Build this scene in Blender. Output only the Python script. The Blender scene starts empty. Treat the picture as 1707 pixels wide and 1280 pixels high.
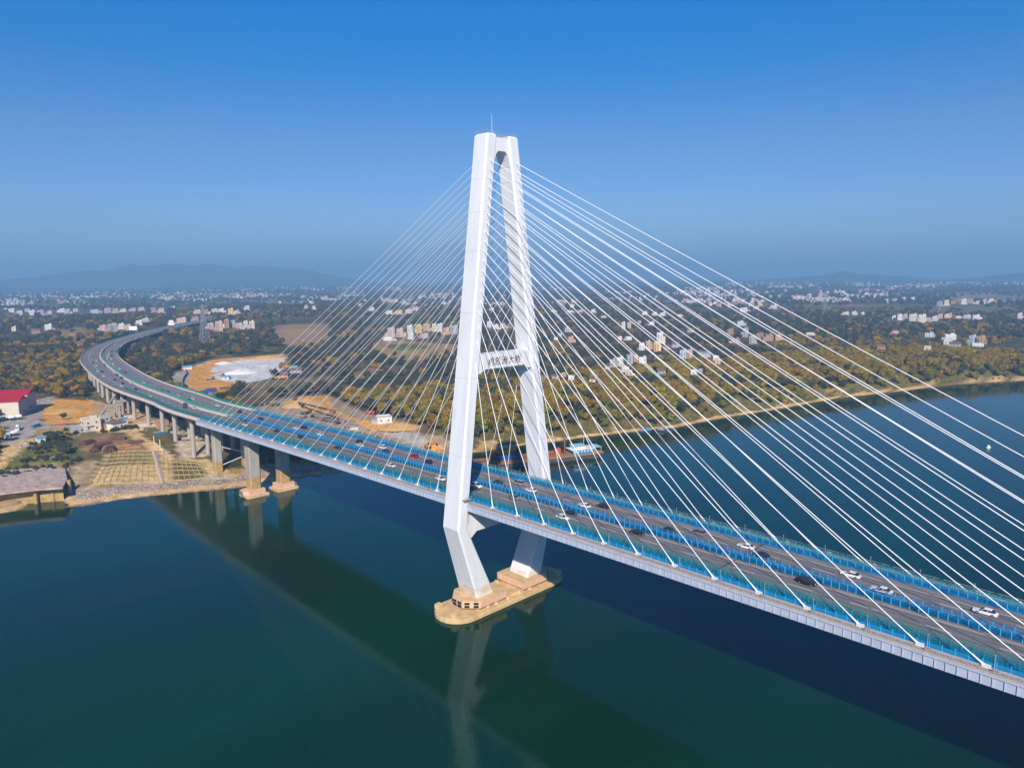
import bpy, math, random
import numpy as np
from mathutils import Vector, Matrix
random.seed(7)
RNG = np.random.default_rng(11)
C = bpy.data.collections.new('place'); bpy.context.scene.collection.children.link(C)
SC = bpy.context.scene

# ------------------------------------------------------------------ camera, sky, sun, exposure
CAM = np.array([190.0985, -178.0648, 119.3609]); YAW, PITCH, ROLL, FOC = map(float, (45.8593, 8.4464, -0.5591, 1208.4727))
_y, _t, _r = math.radians(YAW), math.radians(PITCH), math.radians(ROLL)
FW = np.array([-math.sin(_y) * math.cos(_t), math.cos(_y) * math.cos(_t), -math.sin(_t)])
_rt = np.array([math.cos(_y), math.sin(_y), 0]); _up = np.cross(_rt, FW)
RT = _rt * math.cos(_r) + _up * math.sin(_r); UP = _up * math.cos(_r) - _rt * math.sin(_r)
cam_d = bpy.data.cameras.new('camera'); cam = bpy.data.objects.new('camera', cam_d); C.objects.link(cam)
M = Matrix.Identity(4)
for i in range(3):
    M[i][0], M[i][1], M[i][2], M[i][3] = RT[i], UP[i], -FW[i], CAM[i]
cam.matrix_world = M
cam_d.sensor_width = 36; cam_d.lens = 36 * FOC / 1707; cam_d.clip_start = 1; cam_d.clip_end = 60000
SC.camera = cam
SC.view_settings.view_transform = 'Standard'; SC.view_settings.look = 'None'
SC.view_settings.gamma = 1; SC.view_settings.exposure = 0.36
SUN_EL = math.radians(34.0); SUN_AZ = math.radians(134.2)          # clockwise from +Y
sd = Vector((math.sin(SUN_AZ) * math.cos(SUN_EL), math.cos(SUN_AZ) * math.cos(SUN_EL), math.sin(SUN_EL)))
sl = bpy.data.lights.new('sun', 'SUN'); sl.energy = 5.0; sl.angle = math.radians(0.5); sl.color = (1.0, 0.90, 0.76)
so = bpy.data.objects.new('sun', sl); so.rotation_euler = sd.to_track_quat('Z', 'Y').to_euler(); C.objects.link(so)
W = bpy.data.worlds.new('World'); SC.world = W; W.use_nodes = True
wn, wl = W.node_tree.nodes, W.node_tree.links
wn.clear()
wo = wn.new('ShaderNodeOutputWorld'); bg = wn.new('ShaderNodeBackground'); bg.inputs['Strength'].default_value = 0.105
sky = wn.new('ShaderNodeTexSky'); sky.sky_type = 'NISHITA'; sky.sun_disc = False
sky.sun_elevation = SUN_EL; sky.sun_rotation = SUN_AZ; sky.air_density = 1.0; sky.dust_density = 0.3; sky.ozone_density = 3.0
tc = wn.new('ShaderNodeTexCoord'); sx = wn.new('ShaderNodeSeparateXYZ')
wl.new(tc.outputs['Generated'], sx.inputs[0])
cr = wn.new('ShaderNodeValToRGB')                                  # a strongly saturated clear winter sky
e = cr.color_ramp.elements
e[0].position = 0.0; e[0].color = (0.32, 0.46, 0.70, 1)
e[1].position = 1.0; e[1].color = (0.01, 0.42, 0.95, 1)
for p_, c_ in ((0.08, (0.37, 0.51, 0.78, 1)), (0.18, (0.27, 0.49, 0.76, 1)), (0.26, (0.06, 0.48, 0.86, 1)), (0.34, (0.0, 0.50, 0.98, 1))):
    k = e.new(p_); k.color = c_
wl.new(sx.outputs['Z'], cr.inputs[0])
mx = wn.new('ShaderNodeMix'); mx.data_type = 'RGBA'; mx.blend_type = 'MULTIPLY'; mx.inputs[0].default_value = 1
wl.new(sky.outputs[0], mx.inputs[6]); wl.new(cr.outputs[0], mx.inputs[7])
wl.new(mx.outputs[2], bg.inputs['Color']); wl.new(bg.outputs[0], wo.inputs[0])
SC.cycles.use_denoising = True
SC.cycles.max_bounces = 6; SC.cycles.transparent_max_bounces = 12; SC.cycles.volume_bounces = 0
HAZE_DENSITY = 0.0002

# ------------------------------------------------------------------ geometry of the view (pixel of the photograph -> point on the land)
def bpz(u, v, z):
    d = FW + (u - 853.5) / FOC * RT - (v - 640) / FOC * UP
    return CAM + (z - CAM[2]) / d[2] * d
def proj(P):
    d = np.asarray(P, float) - CAM; z = d @ FW
    z = np.where(z < 1, 1, z)
    return 853.5 + FOC * (d @ RT) / z, 640 - FOC * (d @ UP) / z, z

# ------------------------------------------------------------------ materials
MATS = {}
def mat(name, col, rough=0.7, spec=0.3, metal=0.0, var=0.0, scale=1.0, col2=None, bump=0.0, alpha=None, rnd=0.0, emit=None, coat=0, streak=0):
    if name in MATS: return MATS[name]
    m = bpy.data.materials.new(name); m.use_nodes = True
    n, l = m.node_tree.nodes, m.node_tree.links
    b = n['Principled BSDF']
    b.inputs['Base Color'].default_value = (*col, 1); b.inputs['Roughness'].default_value = rough
    b.inputs['Specular IOR Level'].default_value = spec; b.inputs['Metallic'].default_value = metal
    b.inputs['Coat Weight'].default_value = coat
    last = None
    t = n.new('ShaderNodeTexCoord')
    if var > 0 or col2:
        nz = n.new('ShaderNodeTexNoise'); nz.inputs['Scale'].default_value = scale; nz.inputs['Detail'].default_value = 6
        nz.inputs['Roughness'].default_value = 0.65
        if streak:
            mp = n.new('ShaderNodeMapping'); mp.inputs['Scale'].default_value = (1, 1, streak)
            l.new(t.outputs['Object'], mp.inputs[0]); l.new(mp.outputs[0], nz.inputs['Vector'])
        else: l.new(t.outputs['Object'], nz.inputs['Vector'])
        r = n.new('ShaderNodeValToRGB'); c2 = col2 or tuple(max(0, c * (1 - var)) for c in col)
        r.color_ramp.elements[0].position = 0.35; r.color_ramp.elements[0].color = (*c2, 1)
        r.color_ramp.elements[1].position = 0.62; r.color_ramp.elements[1].color = (*col, 1)
        l.new(nz.outputs[0], r.inputs[0]); last = r.outputs[0]
    if rnd > 0:
        oi = n.new('ShaderNodeObjectInfo'); hs = n.new('ShaderNodeHueSaturation')
        mr = n.new('ShaderNodeMapRange'); mr.inputs['To Min'].default_value = 1 - rnd; mr.inputs['To Max'].default_value = 1 + rnd
        mh = n.new('ShaderNodeMapRange'); mh.inputs['To Min'].default_value = 0.5 - 0.018; mh.inputs['To Max'].default_value = 0.5 + 0.018
        ma = n.new('ShaderNodeMath'); ma.operation = 'MULTIPLY'; ma.inputs[1].default_value = 7.13
        mf = n.new('ShaderNodeMath'); mf.operation = 'FRACT'
        l.new(oi.outputs['Random'], mr.inputs['Value']); l.new(oi.outputs['Random'], ma.inputs[0]); l.new(ma.outputs[0], mf.inputs[0]); l.new(mf.outputs[0], mh.inputs['Value'])
        l.new(mr.outputs[0], hs.inputs['Value']); l.new(mh.outputs[0], hs.inputs['Hue'])
        if last: l.new(last, hs.inputs['Color'])
        else: hs.inputs['Color'].default_value = (*col, 1)
        last = hs.outputs[0]
    if last: l.new(last, b.inputs['Base Color'])
    if bump > 0:
        nb = n.new('ShaderNodeTexNoise'); nb.inputs['Scale'].default_value = scale * 4; nb.inputs['Detail'].default_value = 5
        l.new(t.outputs['Object'], nb.inputs['Vector'])
        bp = n.new('ShaderNodeBump'); bp.inputs['Strength'].default_value = 0.6; bp.inputs['Distance'].default_value = bump
        l.new(nb.outputs[0], bp.inputs['Height']); l.new(bp.outputs[0], b.inputs['Normal'])
    if alpha is not None:
        b.inputs['Alpha'].default_value = alpha
    if emit: b.inputs['Emission Color'].default_value = (*emit, 1); b.inputs['Emission Strength'].default_value = 1
    MATS[name] = m
    return m
m_tower = mat('white_painted_concrete', (0.73, 0.75, 0.80), 0.55, 0.3, var=0.10, scale=0.35, streak=0.06)
m_stain = mat('stained_concrete', (0.72, 0.70, 0.70), 0.7, 0.2, col2=(0.60, 0.46, 0.34), scale=0.35)
m_cable = mat('white_cable_sheath', (0.84, 0.85, 0.89), 0.4, 0.4)
m_girder = mat('pale_grey_girder_paint', (0.46, 0.51, 0.64), 0.5, 0.3, var=0.15, scale=0.4)
m_conc = mat('pier_concrete', (0.42, 0.39, 0.36), 0.8, 0.2, var=0.22, scale=0.3, streak=0.3)
m_mud = mat('flood_marked_concrete', (0.50, 0.33, 0.15), 0.85, 0.1, var=0.3, scale=0.5)
m_foot = mat('tan_pier_footing', (0.72, 0.50, 0.27), 0.85, 0.15, var=0.30, scale=0.35, bump=0.15)
m_pink = mat('salmon_fender_panels', (0.76, 0.48, 0.34), 0.75, 0.2, var=0.2, scale=0.7)
m_asph = mat('asphalt', (0.20, 0.19, 0.20), 0.85, 0.2, var=0.22, scale=0.12)
m_line = mat('white_road_paint', (0.70, 0.69, 0.67), 0.7, 0.2, var=0.15, scale=2)
m_yel = mat('yellow_road_paint', (0.55, 0.36, 0.14), 0.7, 0.2)
m_blue = mat('bright_blue_paint', (0.003, 0.20, 0.50), 0.5, 0.35, var=0.45, scale=0.6)
m_post = mat('light_blue_post_paint', (0.02, 0.40, 0.72), 0.5, 0.35)
m_blued = mat('blue_coated_deck_strip', (0.003, 0.21, 0.46), 0.7, 0.2, var=0.45, scale=0.5)
m_green = mat('green_mesh_steel', (0.015, 0.22, 0.20), 0.6, 0.3)
m_gnet = mat('green_anti_throw_net', (0.01, 0.22, 0.19), 0.7, 0.2, alpha=0.30)
m_bnet = mat('blue_net_panel', (0.015, 0.30, 0.62), 0.7, 0.2, alpha=0.50)
m_walk = mat('beige_walkway', (0.50, 0.42, 0.37), 0.85, 0.2, var=0.2, scale=0.8)
m_rail = mat('grey_handrail_steel', (0.36, 0.36, 0.38), 0.5, 0.4)
m_dark = mat('dark_rubber', (0.015, 0.015, 0.018), 0.7, 0.3)
m_red = mat('red_letter_paint', (0.16, 0.07, 0.05), 0.6, 0.3)
m_par = mat('cream_parapet_concrete', (0.58, 0.50, 0.42), 0.85, 0.2, var=0.15, scale=0.4)
m_teal = mat('teal_sound_panel', (0.01, 0.26, 0.22), 0.6, 0.3, var=0.2, scale=1)
m_glass = mat('window_glass', (0.03, 0.035, 0.045), 0.15, 0.5)
m_steel = mat('galvanised_steel', (0.40, 0.42, 0.45), 0.5, 0.5, metal=0.3)
m_rust = mat('rusty_hull_paint', (0.30, 0.13, 0.075), 0.75, 0.2, var=0.35, scale=0.4)
m_navy = mat('navy_hull_paint', (0.055, 0.06, 0.10), 0.7, 0.2, col2=(0.12, 0.08, 0.08), scale=0.5)
m_ochre = mat('ochre_deck_edge', (0.42, 0.24, 0.07), 0.75, 0.2, var=0.3, scale=0.6)
m_white = mat('white_steel_paint', (0.78, 0.79, 0.80), 0.45, 0.4, var=0.06, scale=1)
m_soilheap = mat('sand_heap', (0.56, 0.33, 0.12), 0.95, 0.05, var=0.2, scale=0.25, bump=0.3)
m_gravheap = mat('white_gravel_heap', (0.74, 0.71, 0.68), 0.95, 0.05, var=0.12, scale=0.25, bump=0.3)
m_rock = mat('riprap_stone', (0.42, 0.34, 0.28), 0.9, 0.1, col2=(0.20, 0.16, 0.15), scale=0.35, rnd=0.0)
m_bark = mat('bark', (0.11, 0.08, 0.055), 0.9, 0.1)

# ------------------------------------------------------------------ helpers
class MB:
    def __init__(s): s.v, s.f, s.m, s.mi = [], [], [], []
    def _mi(s, m):
        if m not in s.m: s.m.append(m)
        return s.m.index(m)
    def add(s, vs, fs, m):
        o = len(s.v); s.v.extend([tuple(map(float, p)) for p in vs]); k = s._mi(m)
        for f in fs: s.f.append(tuple(o + i for i in f)); s.mi.append(k)
    def box(s, c, d, m, rz=0.0, taper=1.0):
        cx, cy, cz = c; dx, dy, dz = d[0] / 2, d[1] / 2, d[2] / 2; co, si = math.cos(rz), math.sin(rz); vs = []
        for zz, t in ((-dz, 1), (dz, taper)):
            for xx, yy in ((-dx, -dy), (dx, -dy), (dx, dy), (-dx, dy)):
                x, y = xx * t, yy * t; vs.append((cx + x * co - y * si, cy + x * si + y * co, cz + zz))
        s.add(vs, [(3, 2, 1, 0), (4, 5, 6, 7), (0, 1, 5, 4), (1, 2, 6, 5), (2, 3, 7, 6), (3, 0, 4, 7)], m)
    def tube(s, a, b, r, m, n=6, r2=None, cap=True):
        a, b = Vector(a), Vector(b); d = (b - a).normalized(); x = d.orthogonal().normalized(); y = d.cross(x); r2 = r if r2 is None else r2
        vs = [a + (x * math.cos(2 * math.pi * i / n) + y * math.sin(2 * math.pi * i / n)) * r for i in range(n)] + \
             [b + (x * math.cos(2 * math.pi * i / n) + y * math.sin(2 * math.pi * i / n)) * r2 for i in range(n)]
        fs = [(i, (i + 1) % n, n + (i + 1) % n, n + i) for i in range(n)]
        if cap: fs += [tuple(reversed(range(n))), tuple(range(n, 2 * n))]
        s.add(vs, fs, m)
    def prism(s, poly, z0, z1, m, scale=1.0):
        n = len(poly); cx = sum(p[0] for p in poly) / n; cy = sum(p[1] for p in poly) / n
        a = sum(poly[i][0] * poly[(i + 1) % n][1] - poly[(i + 1) % n][0] * poly[i][1] for i in range(n))
        if a < 0: poly = poly[::-1]
        vs = [(x, y, z0) for x, y in poly] + [(cx + (x - cx) * scale, cy + (y - cy) * scale, z1) for x, y in poly]
        s.add(vs, [(i, (i + 1) % n, n + (i + 1) % n, n + i) for i in range(n)] + [tuple(range(n, 2 * n)), tuple(reversed(range(n)))], m)
    def rings(s, rings, m, cap=True):
        n = len(rings[0]); vs = [p for r in rings for p in r]; fs = []
        for k in range(len(rings) - 1):
            for i in range(n): fs.append((k * n + i, k * n + (i + 1) % n, (k + 1) * n + (i + 1) % n, (k + 1) * n + i))
        if cap: fs += [tuple(reversed(range(n))), tuple(range((len(rings) - 1) * n, len(rings) * n))]
        s.add(vs, fs, m)
    def mesh(s, name, smooth=False):
        me = bpy.data.meshes.new(name); me.from_pydata(s.v, [], s.f)
        for m in s.m: me.materials.append(m)
        if len(s.m) > 1: me.polygons.foreach_set('material_index', s.mi)
        if smooth: me.polygons.foreach_set('use_smooth', [True] * len(me.polygons))
        me.update(); return me
    def build(s, name, parent=None, loc=None, smooth=False):
        o = bpy.data.objects.new(name, s.mesh(name, smooth)); C.objects.link(o)
        if parent: o.parent = parent
        if loc is not None: o.location = loc
        return o
def tag(o, label=None, cat=None, group=None, kind=None):
    if label: o['label'] = label
    if cat: o['category'] = cat
    if group: o['group'] = group
    if kind: o['kind'] = kind
    return o
def thing(name, label, cat, loc=(0, 0, 0), rz=0, group=None):
    o = bpy.data.objects.new(name, None); C.objects.link(o); o.location = loc; o.rotation_euler = (0, 0, rz)
    return tag(o, label, cat, group)
def dup(root, loc, rz, label=None, group=None, scale=None):
    r = root.copy(); C.objects.link(r); r.location = loc; r.rotation_euler = (0, 0, rz)
    if scale: r.scale = (scale,) * 3
    if label: r['label'] = label
    if group: r['group'] = group
    for ch in list(root.children):
        c = ch.copy(); C.objects.link(c); c.parent = r
        for g in list(ch.children):
            d = g.copy(); C.objects.link(d); d.parent = c
    return r
def ordn(i):
    w = ['first', 'second', 'third', 'fourth', 'fifth', 'sixth', 'seventh', 'eighth', 'ninth', 'tenth', 'eleventh', 'twelfth']
    if i < 12: return w[i]
    i += 1; return f"{i}{'th' if 10 < i % 100 < 14 else {1: 'st', 2: 'nd', 3: 'rd'}.get(i % 10, 'th')}"

# ------------------------------------------------------------------ land: shoreline and heights
SHORE = np.array([(-330, -900), (-290, -500), (-262, -260), (-250, -150), (-256, -127), (-256, -117), (-256, -109), (-260, -103), (-257, -96), (-254, -89), (-244, -89), (-240, -82), (-237, -65), (-229, -45), (-212, -8), (-210, 6), (-207, 23),
                  (-197, 46), (-199, 73), (-188, 100), (-176, 140), (-166, 180), (-157, 208), (-150, 234), (-133, 279), (-122, 307), (-116, 360), (-100, 435),
                  (-85, 531), (-57, 612), (-28, 706), (15, 781), (120, 960), (300, 1250), (700, 1800), (1500, 2900), (3000, 5000), (9000, 12500)], float)
PLAIN = 15.0
def noise2(x, y, s, seed=0):
    x = np.asarray(x, float) / s + seed * 17.3; y = np.asarray(y, float) / s - seed * 9.1
    xi, yi = np.floor(x), np.floor(y); fx, fy = x - xi, y - yi; fx = fx * fx * (3 - 2 * fx); fy = fy * fy * (3 - 2 * fy)
    def h(a, b):
        t = np.sin(a * 127.1 + b * 311.7 + seed * 3.7) * 43758.5453; return t - np.floor(t)
    return (h(xi, yi) * (1 - fx) + h(xi + 1, yi) * fx) * (1 - fy) + (h(xi, yi + 1) * (1 - fx) + h(xi + 1, yi + 1) * fx) * fy
def fbm(x, y, s, seed=0): return noise2(x, y, s, seed) * .5 + noise2(x, y, s / 2.1, seed + 1) * .3 + noise2(x, y, s / 4.3, seed + 2) * .2
def shore_d(x, y):
    """signed distance inland (+) from the water's edge"""
    x = np.asarray(x, float); y = np.asarray(y, float); best = np.full(x.shape, 1e9); sgn = np.ones(x.shape)
    for a, b in zip(SHORE[:-1], SHORE[1:]):
        ab = b - a; t = np.clip(((x - a[0]) * ab[0] + (y - a[1]) * ab[1]) / (ab @ ab), 0, 1)
        dx, dy = x - a[0] - t * ab[0], y - a[1] - t * ab[1]; dd = dx * dx + dy * dy
        s = np.where(ab[0] * dy - ab[1] * dx > 0, 1.0, -1.0); m = dd < best
        best = np.where(m, dd, best); sgn = np.where(m, s, sgn)
    return np.sqrt(best) * sgn
def inpoly(x, y, poly):
    x = np.asarray(x); y = np.asarray(y); r = np.zeros(x.shape, bool); n = len(poly); j = n - 1
    for i in range(n):
        xi, yi = poly[i]; xj, yj = poly[j]
        if yi != yj:
            r ^= ((yi > y) != (yj > y)) & (x < (xj - xi) * (y - yi) / (yj - yi) + xi)
        j = i
    return r

QUAY = [tuple(bpz(u, v, 9.0)[:2]) for u, v in [(-60, 786), (20, 779), (62, 776), (112, 777), (113, 798), (105, 806), (60, 812), (-60, 820)]]
QUAY2 = [tuple(bpz(u, v, 0)[:2]) for u, v in [(48, 836), (104, 829), (112, 850), (48, 870)]]
def height(x, y, d=None):
    x = np.asarray(x, float); y = np.asarray(y, float)
    if d is None: d = shore_d(x, y)
    dn = d + (fbm(x, y, 22, 3) - .5) * 5 * np.clip(1 - np.abs(d) / 40, 0, 1)
    z = np.interp(dn, [-60, 0, 9, 17, 27, 78, 130, 400], [-7, 0, 1.1, 2.8, 5.2, 14.2, PLAIN, PLAIN]); z2 = np.interp(dn, [-60, 0, 6, 12, 26, 48, 130, 400], [-7, 0, .8, 3.4, 11.0, 14.4, PLAIN, PLAIN]); wy = np.clip((y - 95) / 45, 0, 1); z = z * (1 - wy) + z2 * wy
    hill = np.clip((-x - 620) / 380, 0, 1) * np.clip((2500 + x) / 900, 0, 1) * np.clip((1500 - y) / 500, 0, 1); hill = hill * hill * (3 - 2 * hill)
    z = z + hill * 11.5 * np.clip((d - 150) / 120, 0, 1)
    z = np.where(inpoly(x, y, QUAY), np.minimum(z, 8.2), z)
    z = np.where(inpoly(x, y, QUAY2), np.minimum(z, -.6), z)
    r = np.clip((d - 20) / 80, 0, 1)
    z = z + r * (fbm(x, y, 60, 5) - .5) * 1.6
    far = np.clip((d - 1500) / 3000, 0, 1)
    return z + far * (fbm(x, y, 1800, 8) - .5) * 22
def hit(u, v, lift=0.0):
    d = FW + (u - 853.5) / FOC * RT - (v - 640) / FOC * UP
    lo = 150.0; t = lo; prev = t
    while t < 16000:
        P = CAM + d * t
        if P[2] < float(height(P[0], P[1])) + lift: break
        prev = t; t *= 1.012
    for _ in range(25):
        md = (prev + t) / 2; P = CAM + d * md
        if P[2] < float(height(P[0], P[1])) + lift: t = md
        else: prev = md
    return CAM + d * t
def axis(fine0, fine1, step, lo, hi, g=1.07):
    a = list(np.arange(fine0, fine1 + .1, step)); s = step; x = a[0]; L = []
    while x > lo: s *= g; x -= s; L.append(x)
    s = step; x = a[-1]; R = []
    while x < hi: s *= g; x += s; R.append(x)
    return np.array(L[::-1] + a + R)
XS = axis(-640, -90, 2.6, -15500, 12500); YS = axis(-180, 330, 2.6, -4000, 15000, 1.06)
GX, GY = np.meshgrid(XS, YS, indexing='ij'); GD = shore_d(GX, GY); GZ = height(GX, GY, GD)
# --- colour of the soil: patches traced on the land
SOIL, DIRT, PAVE, WHITE, GRASS, BROWN, BEACH, RIP, DRY = (.68, .33, .075), (.66, .43, .19), (.40, .35, .31), (.66, .63, .59), (.13, .125, .035), (.28, .19, .095), (.66, .44, .20), (.34, .26, .21), (.33, .23, .08)
col = np.zeros(GX.shape + (3,)); col[:] = (.062, .062, .030)
nf = fbm(GX, GY, 260, 21); k = (nf > .5)[..., None]; col = np.where(k, np.array((.13, .095, .05)), col)
k = (fbm(GX, GY, 40, 33) > .6)[..., None] & (GD < 900)[..., None]; col = np.where(k, np.array((.15, .12, .05)), col)
jx = (fbm(GX, GY, 9, 41) - .5) * 3.0; jy = (fbm(GX, GY, 9, 47) - .5) * 3.0
bank = (GD < 26) & (GD > -30)
col[bank] = DRY; col[bank & (GY > 110)] = (.15, .12, .035)
k = (GD < 24) & (fbm(GX, GY, 14, 9) > np.where(GY > 110, .63, .5)); col[k] = (.36, .25, .11)
near = GY < 95
col[near & (GD > 6) & (GD < 19)] = RIP
k = (GD > -3) & (GD + jx < np.where(GY > 110, 5.5, 7.5)); col[k] = BEACH
col[(GD < 1.3)] = (.26, .17, .10)
col[(GD < -3)] = (.05, .06, .05)
PATCH = [
 ([(300, 632), (318, 612), (350, 602), (420, 596), (474, 590), (479, 612), (445, 632), (408, 640), (385, 650), (330, 642)], WHITE),
 ([(296, 640), (305, 616), (345, 604), (352, 600), (470, 590), (472, 594), (400, 600), (352, 612), (362, 634), (395, 636), (390, 652), (325, 655)], SOIL),
 ([(283, 628), (300, 618), (318, 622), (310, 640), (300, 652), (288, 645)], PAVE),
 ([(330, 642), (372, 636), (392, 646), (375, 664), (330, 662)], SOIL),
 ([(68, 668), (95, 664), (150, 668), (160, 690), (138, 705), (75, 708), (66, 690)], SOIL),
 ([(150, 665), (200, 680), (240, 690), (290, 716), (270, 718), (215, 700), (160, 700)], (.55, .35, .17)),
 ([(0, 700), (48, 690), (50, 668), (90, 660), (92, 668), (70, 676), (68, 700), (85, 710), (140, 706), (134, 714), (60, 724), (36, 735), (0, 742)], PAVE),
 ([(0, 742), (36, 733), (62, 728), (62, 734), (35, 752), (18, 768), (8, 784), (0, 785)], DIRT),
 ([(62, 735), (125, 722), (135, 740), (128, 765), (100, 778), (6, 784), (20, 762), (40, 748)], GRASS),
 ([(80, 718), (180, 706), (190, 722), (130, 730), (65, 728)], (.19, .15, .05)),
 ([(6, 784), (60, 775), (130, 770), (150, 790), (145, 812), (108, 812), (112, 785)], (.22, .17, .08)),
 ([(140, 700), (230, 700), (250, 725), (262, 745), (282, 758), (296, 768), (278, 768), (255, 752), (235, 738), (205, 722), (150, 714)], DIRT),
 ([(128, 730), (180, 724), (225, 736), (248, 752), (180, 756), (135, 750)], (.30, .17, .09)),
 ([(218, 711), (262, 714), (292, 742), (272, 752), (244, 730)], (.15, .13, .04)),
 ([(150, 712), (196, 706), (214, 704), (240, 726), (264, 744), (292, 760), (286, 769), (252, 755), (228, 736), (206, 721), (165, 722)], DIRT),
 ([(150, 812), (400, 795), (350, 770), (345, 765), (285, 766), (268, 750), (178, 752)], (.52, .38, .17)), ([(172, 778), (266, 774), (266, 752), (182, 754)], (.24, .19, .07)), ([(60, 715), (120, 712), (130, 722), (90, 728), (60, 730)], (.40, .27, .10)), ([(135, 768), (165, 764), (155, 800), (140, 806), (118, 812), (112, 800)], (.40, .29, .17)), ([(296, 700), (345, 705), (350, 730), (320, 735), (300, 722)], (.50, .36, .20)),
 ([(290, 735), (345, 735), (348, 760), (300, 765)], (.50, .40, .29)),
 ([(283, 768), (330, 768), (348, 800), (290, 800)], GRASS),
 ([(226, 703), (260, 702), (262, 712), (232, 712)], (.66, .50, .34)),
 ([(335, 790), (360, 790), (400, 798), (340, 800)], (.5, .4, .32)),
 ([(395, 676), (425, 676), (470, 664), (548, 658), (580, 675), (610, 688), (680, 704), (700, 722), (752, 736), (770, 775), (740, 780), (640, 730), (560, 712), (480, 700), (420, 690)], (.36, .26, .17)),
 ([(470, 672), (500, 660), (545, 660), (552, 672), (560, 684), (600, 700), (665, 704), (690, 728), (740, 745), (730, 765), (660, 728), (590, 708), (540, 690), (500, 682)], SOIL),
 ([(480, 690), (560, 690), (610, 712), (600, 722), (520, 706)], (.38, .29, .22)),
 ([(640, 722), (690, 720), (720, 745), (690, 745)], (.40, .36, .32)),
 ([(790, 752), (800, 735), (830, 735), (835, 755)], (.5, .33, .14)),
 ([(80, 552), (130, 546), (182, 556), (150, 572), (146, 588), (82, 580)], (.30, .20, .10)),
 ([(95, 556), (140, 552), (165, 560), (100, 562)], (.33, .20, .07)), ([(125, 574), (145, 574), (143, 586), (125, 586)], (.42, .22, .08)),
 ([(455, 545), (485, 540), (545, 538), (552, 560), (530, 581), (470, 575), (455, 565)], (.33, .21, .12)),
 ([(470, 549), (520, 548), (540, 556), (480, 558)], (.40, .24, .10)),
 ([(615, 572), (660, 566), (765, 575), (762, 590), (700, 604), (640, 596)], (.36, .23, .09)), ([(640, 575), (700, 572), (720, 580), (660, 584)], (.14, .13, .04)),
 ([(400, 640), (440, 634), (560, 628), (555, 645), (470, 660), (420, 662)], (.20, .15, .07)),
 ([(520, 600), (550, 596), (545, 604), (525, 606)], SOIL),
 ([(580, 625), (620, 612), (640, 618), (600, 632)], (.28, .18, .10)),
 ([(230, 528), (300, 526), (420, 530), (300, 533), (235, 532)], (.28, .21, .15)),
 ([(210, 500), (260, 497), (275, 503), (215, 506)], (.33, .24, .19)),
 ([(1425, 584), (1495, 583), (1600, 588), (1630, 584), (1632, 590), (1492, 600), (1430, 596)], (.42, .27, .11)),
 ([(1465, 512), (1707, 508), (1707, 527), (1560, 527), (1470, 522)], (.24, .19, .14)),
 ([(1550, 484), (1707, 480), (1707, 502), (1640, 505), (1560, 497)], (.34, .25, .21)),
 ([(400, 499), (560, 494), (700, 496), (700, 500), (560, 500), (420, 504)], (.24, .19, .14)),
 ([(0, 508), (60, 506), (120, 512), (40, 515)], (.22, .18, .14)),
]
WPATCH = []
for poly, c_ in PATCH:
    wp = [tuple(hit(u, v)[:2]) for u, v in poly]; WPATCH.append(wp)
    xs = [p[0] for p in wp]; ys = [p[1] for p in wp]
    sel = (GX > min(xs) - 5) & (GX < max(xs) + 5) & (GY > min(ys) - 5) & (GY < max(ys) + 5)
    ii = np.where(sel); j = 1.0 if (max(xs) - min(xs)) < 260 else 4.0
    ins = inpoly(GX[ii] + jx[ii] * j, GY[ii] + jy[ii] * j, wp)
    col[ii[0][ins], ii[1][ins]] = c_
nz_ = 0.62 + 0.45 * fbm(GX, GY, 14, 60) + .32 * RNG.random(GX.shape); col *= nz_[..., None]
nx, ny = GX.shape
me = bpy.data.meshes.new('ground')
V = np.stack([GX, GY, GZ], -1).reshape(-1, 3)
idx = np.arange(nx * ny).reshape(nx, ny)
Fq = np.stack([idx[:-1, :-1], idx[1:, :-1], idx[1:, 1:], idx[:-1, 1:]], -1).reshape(-1, 4)
fd = GD[:-1, :-1].reshape(-1); Fq = Fq[fd > -160]                 # the river bed is only needed near the bank
me.vertices.add(len(V)); me.vertices.foreach_set('co', V.reshape(-1))
me.loops.add(len(Fq) * 4); me.loops.foreach_set('vertex_index', Fq.reshape(-1).astype(np.int32))
me.polygons.add(len(Fq)); me.polygons.foreach_set('loop_start', np.arange(0, len(Fq) * 4, 4, dtype=np.int32))
me.polygons.foreach_set('loop_total', np.full(len(Fq), 4, dtype=np.int32)); me.polygons.foreach_set('use_smooth', np.ones(len(Fq), bool))
me.update(calc_edges=True)
ca = me.color_attributes.new('soil', 'FLOAT_COLOR', 'POINT')
ca.data.foreach_set('color', np.concatenate([col.reshape(-1, 3), np.ones((nx * ny, 1))], 1).reshape(-1))
gm = bpy.data.materials.new('soil_and_grass'); gm.use_nodes = True
n, l = gm.node_tree.nodes, gm.node_tree.links; b = n['Principled BSDF']; b.inputs['Roughness'].default_value = 0.95; b.inputs['Specular IOR Level'].default_value = 0.1
at = n.new('ShaderNodeVertexColor'); at.layer_name = 'soil'; t = n.new('ShaderNodeTexCoord')
def tnoise(sc, det=6, ro=.65):
    q = n.new('ShaderNodeTexNoise'); q.inputs['Scale'].default_value = sc; q.inputs['Detail'].default_value = det; q.inputs['Roughness'].default_value = ro
    l.new(t.outputs['Object'], q.inputs['Vector']); return q
q1 = tnoise(0.22); mr = n.new('ShaderNodeMapRange'); mr.inputs['From Min'].default_value = .3; mr.inputs['From Max'].default_value = .7; mr.inputs['To Min'].default_value = .62; mr.inputs['To Max'].default_value = 1.3
l.new(q1.outputs[0], mr.inputs[0])
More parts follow.
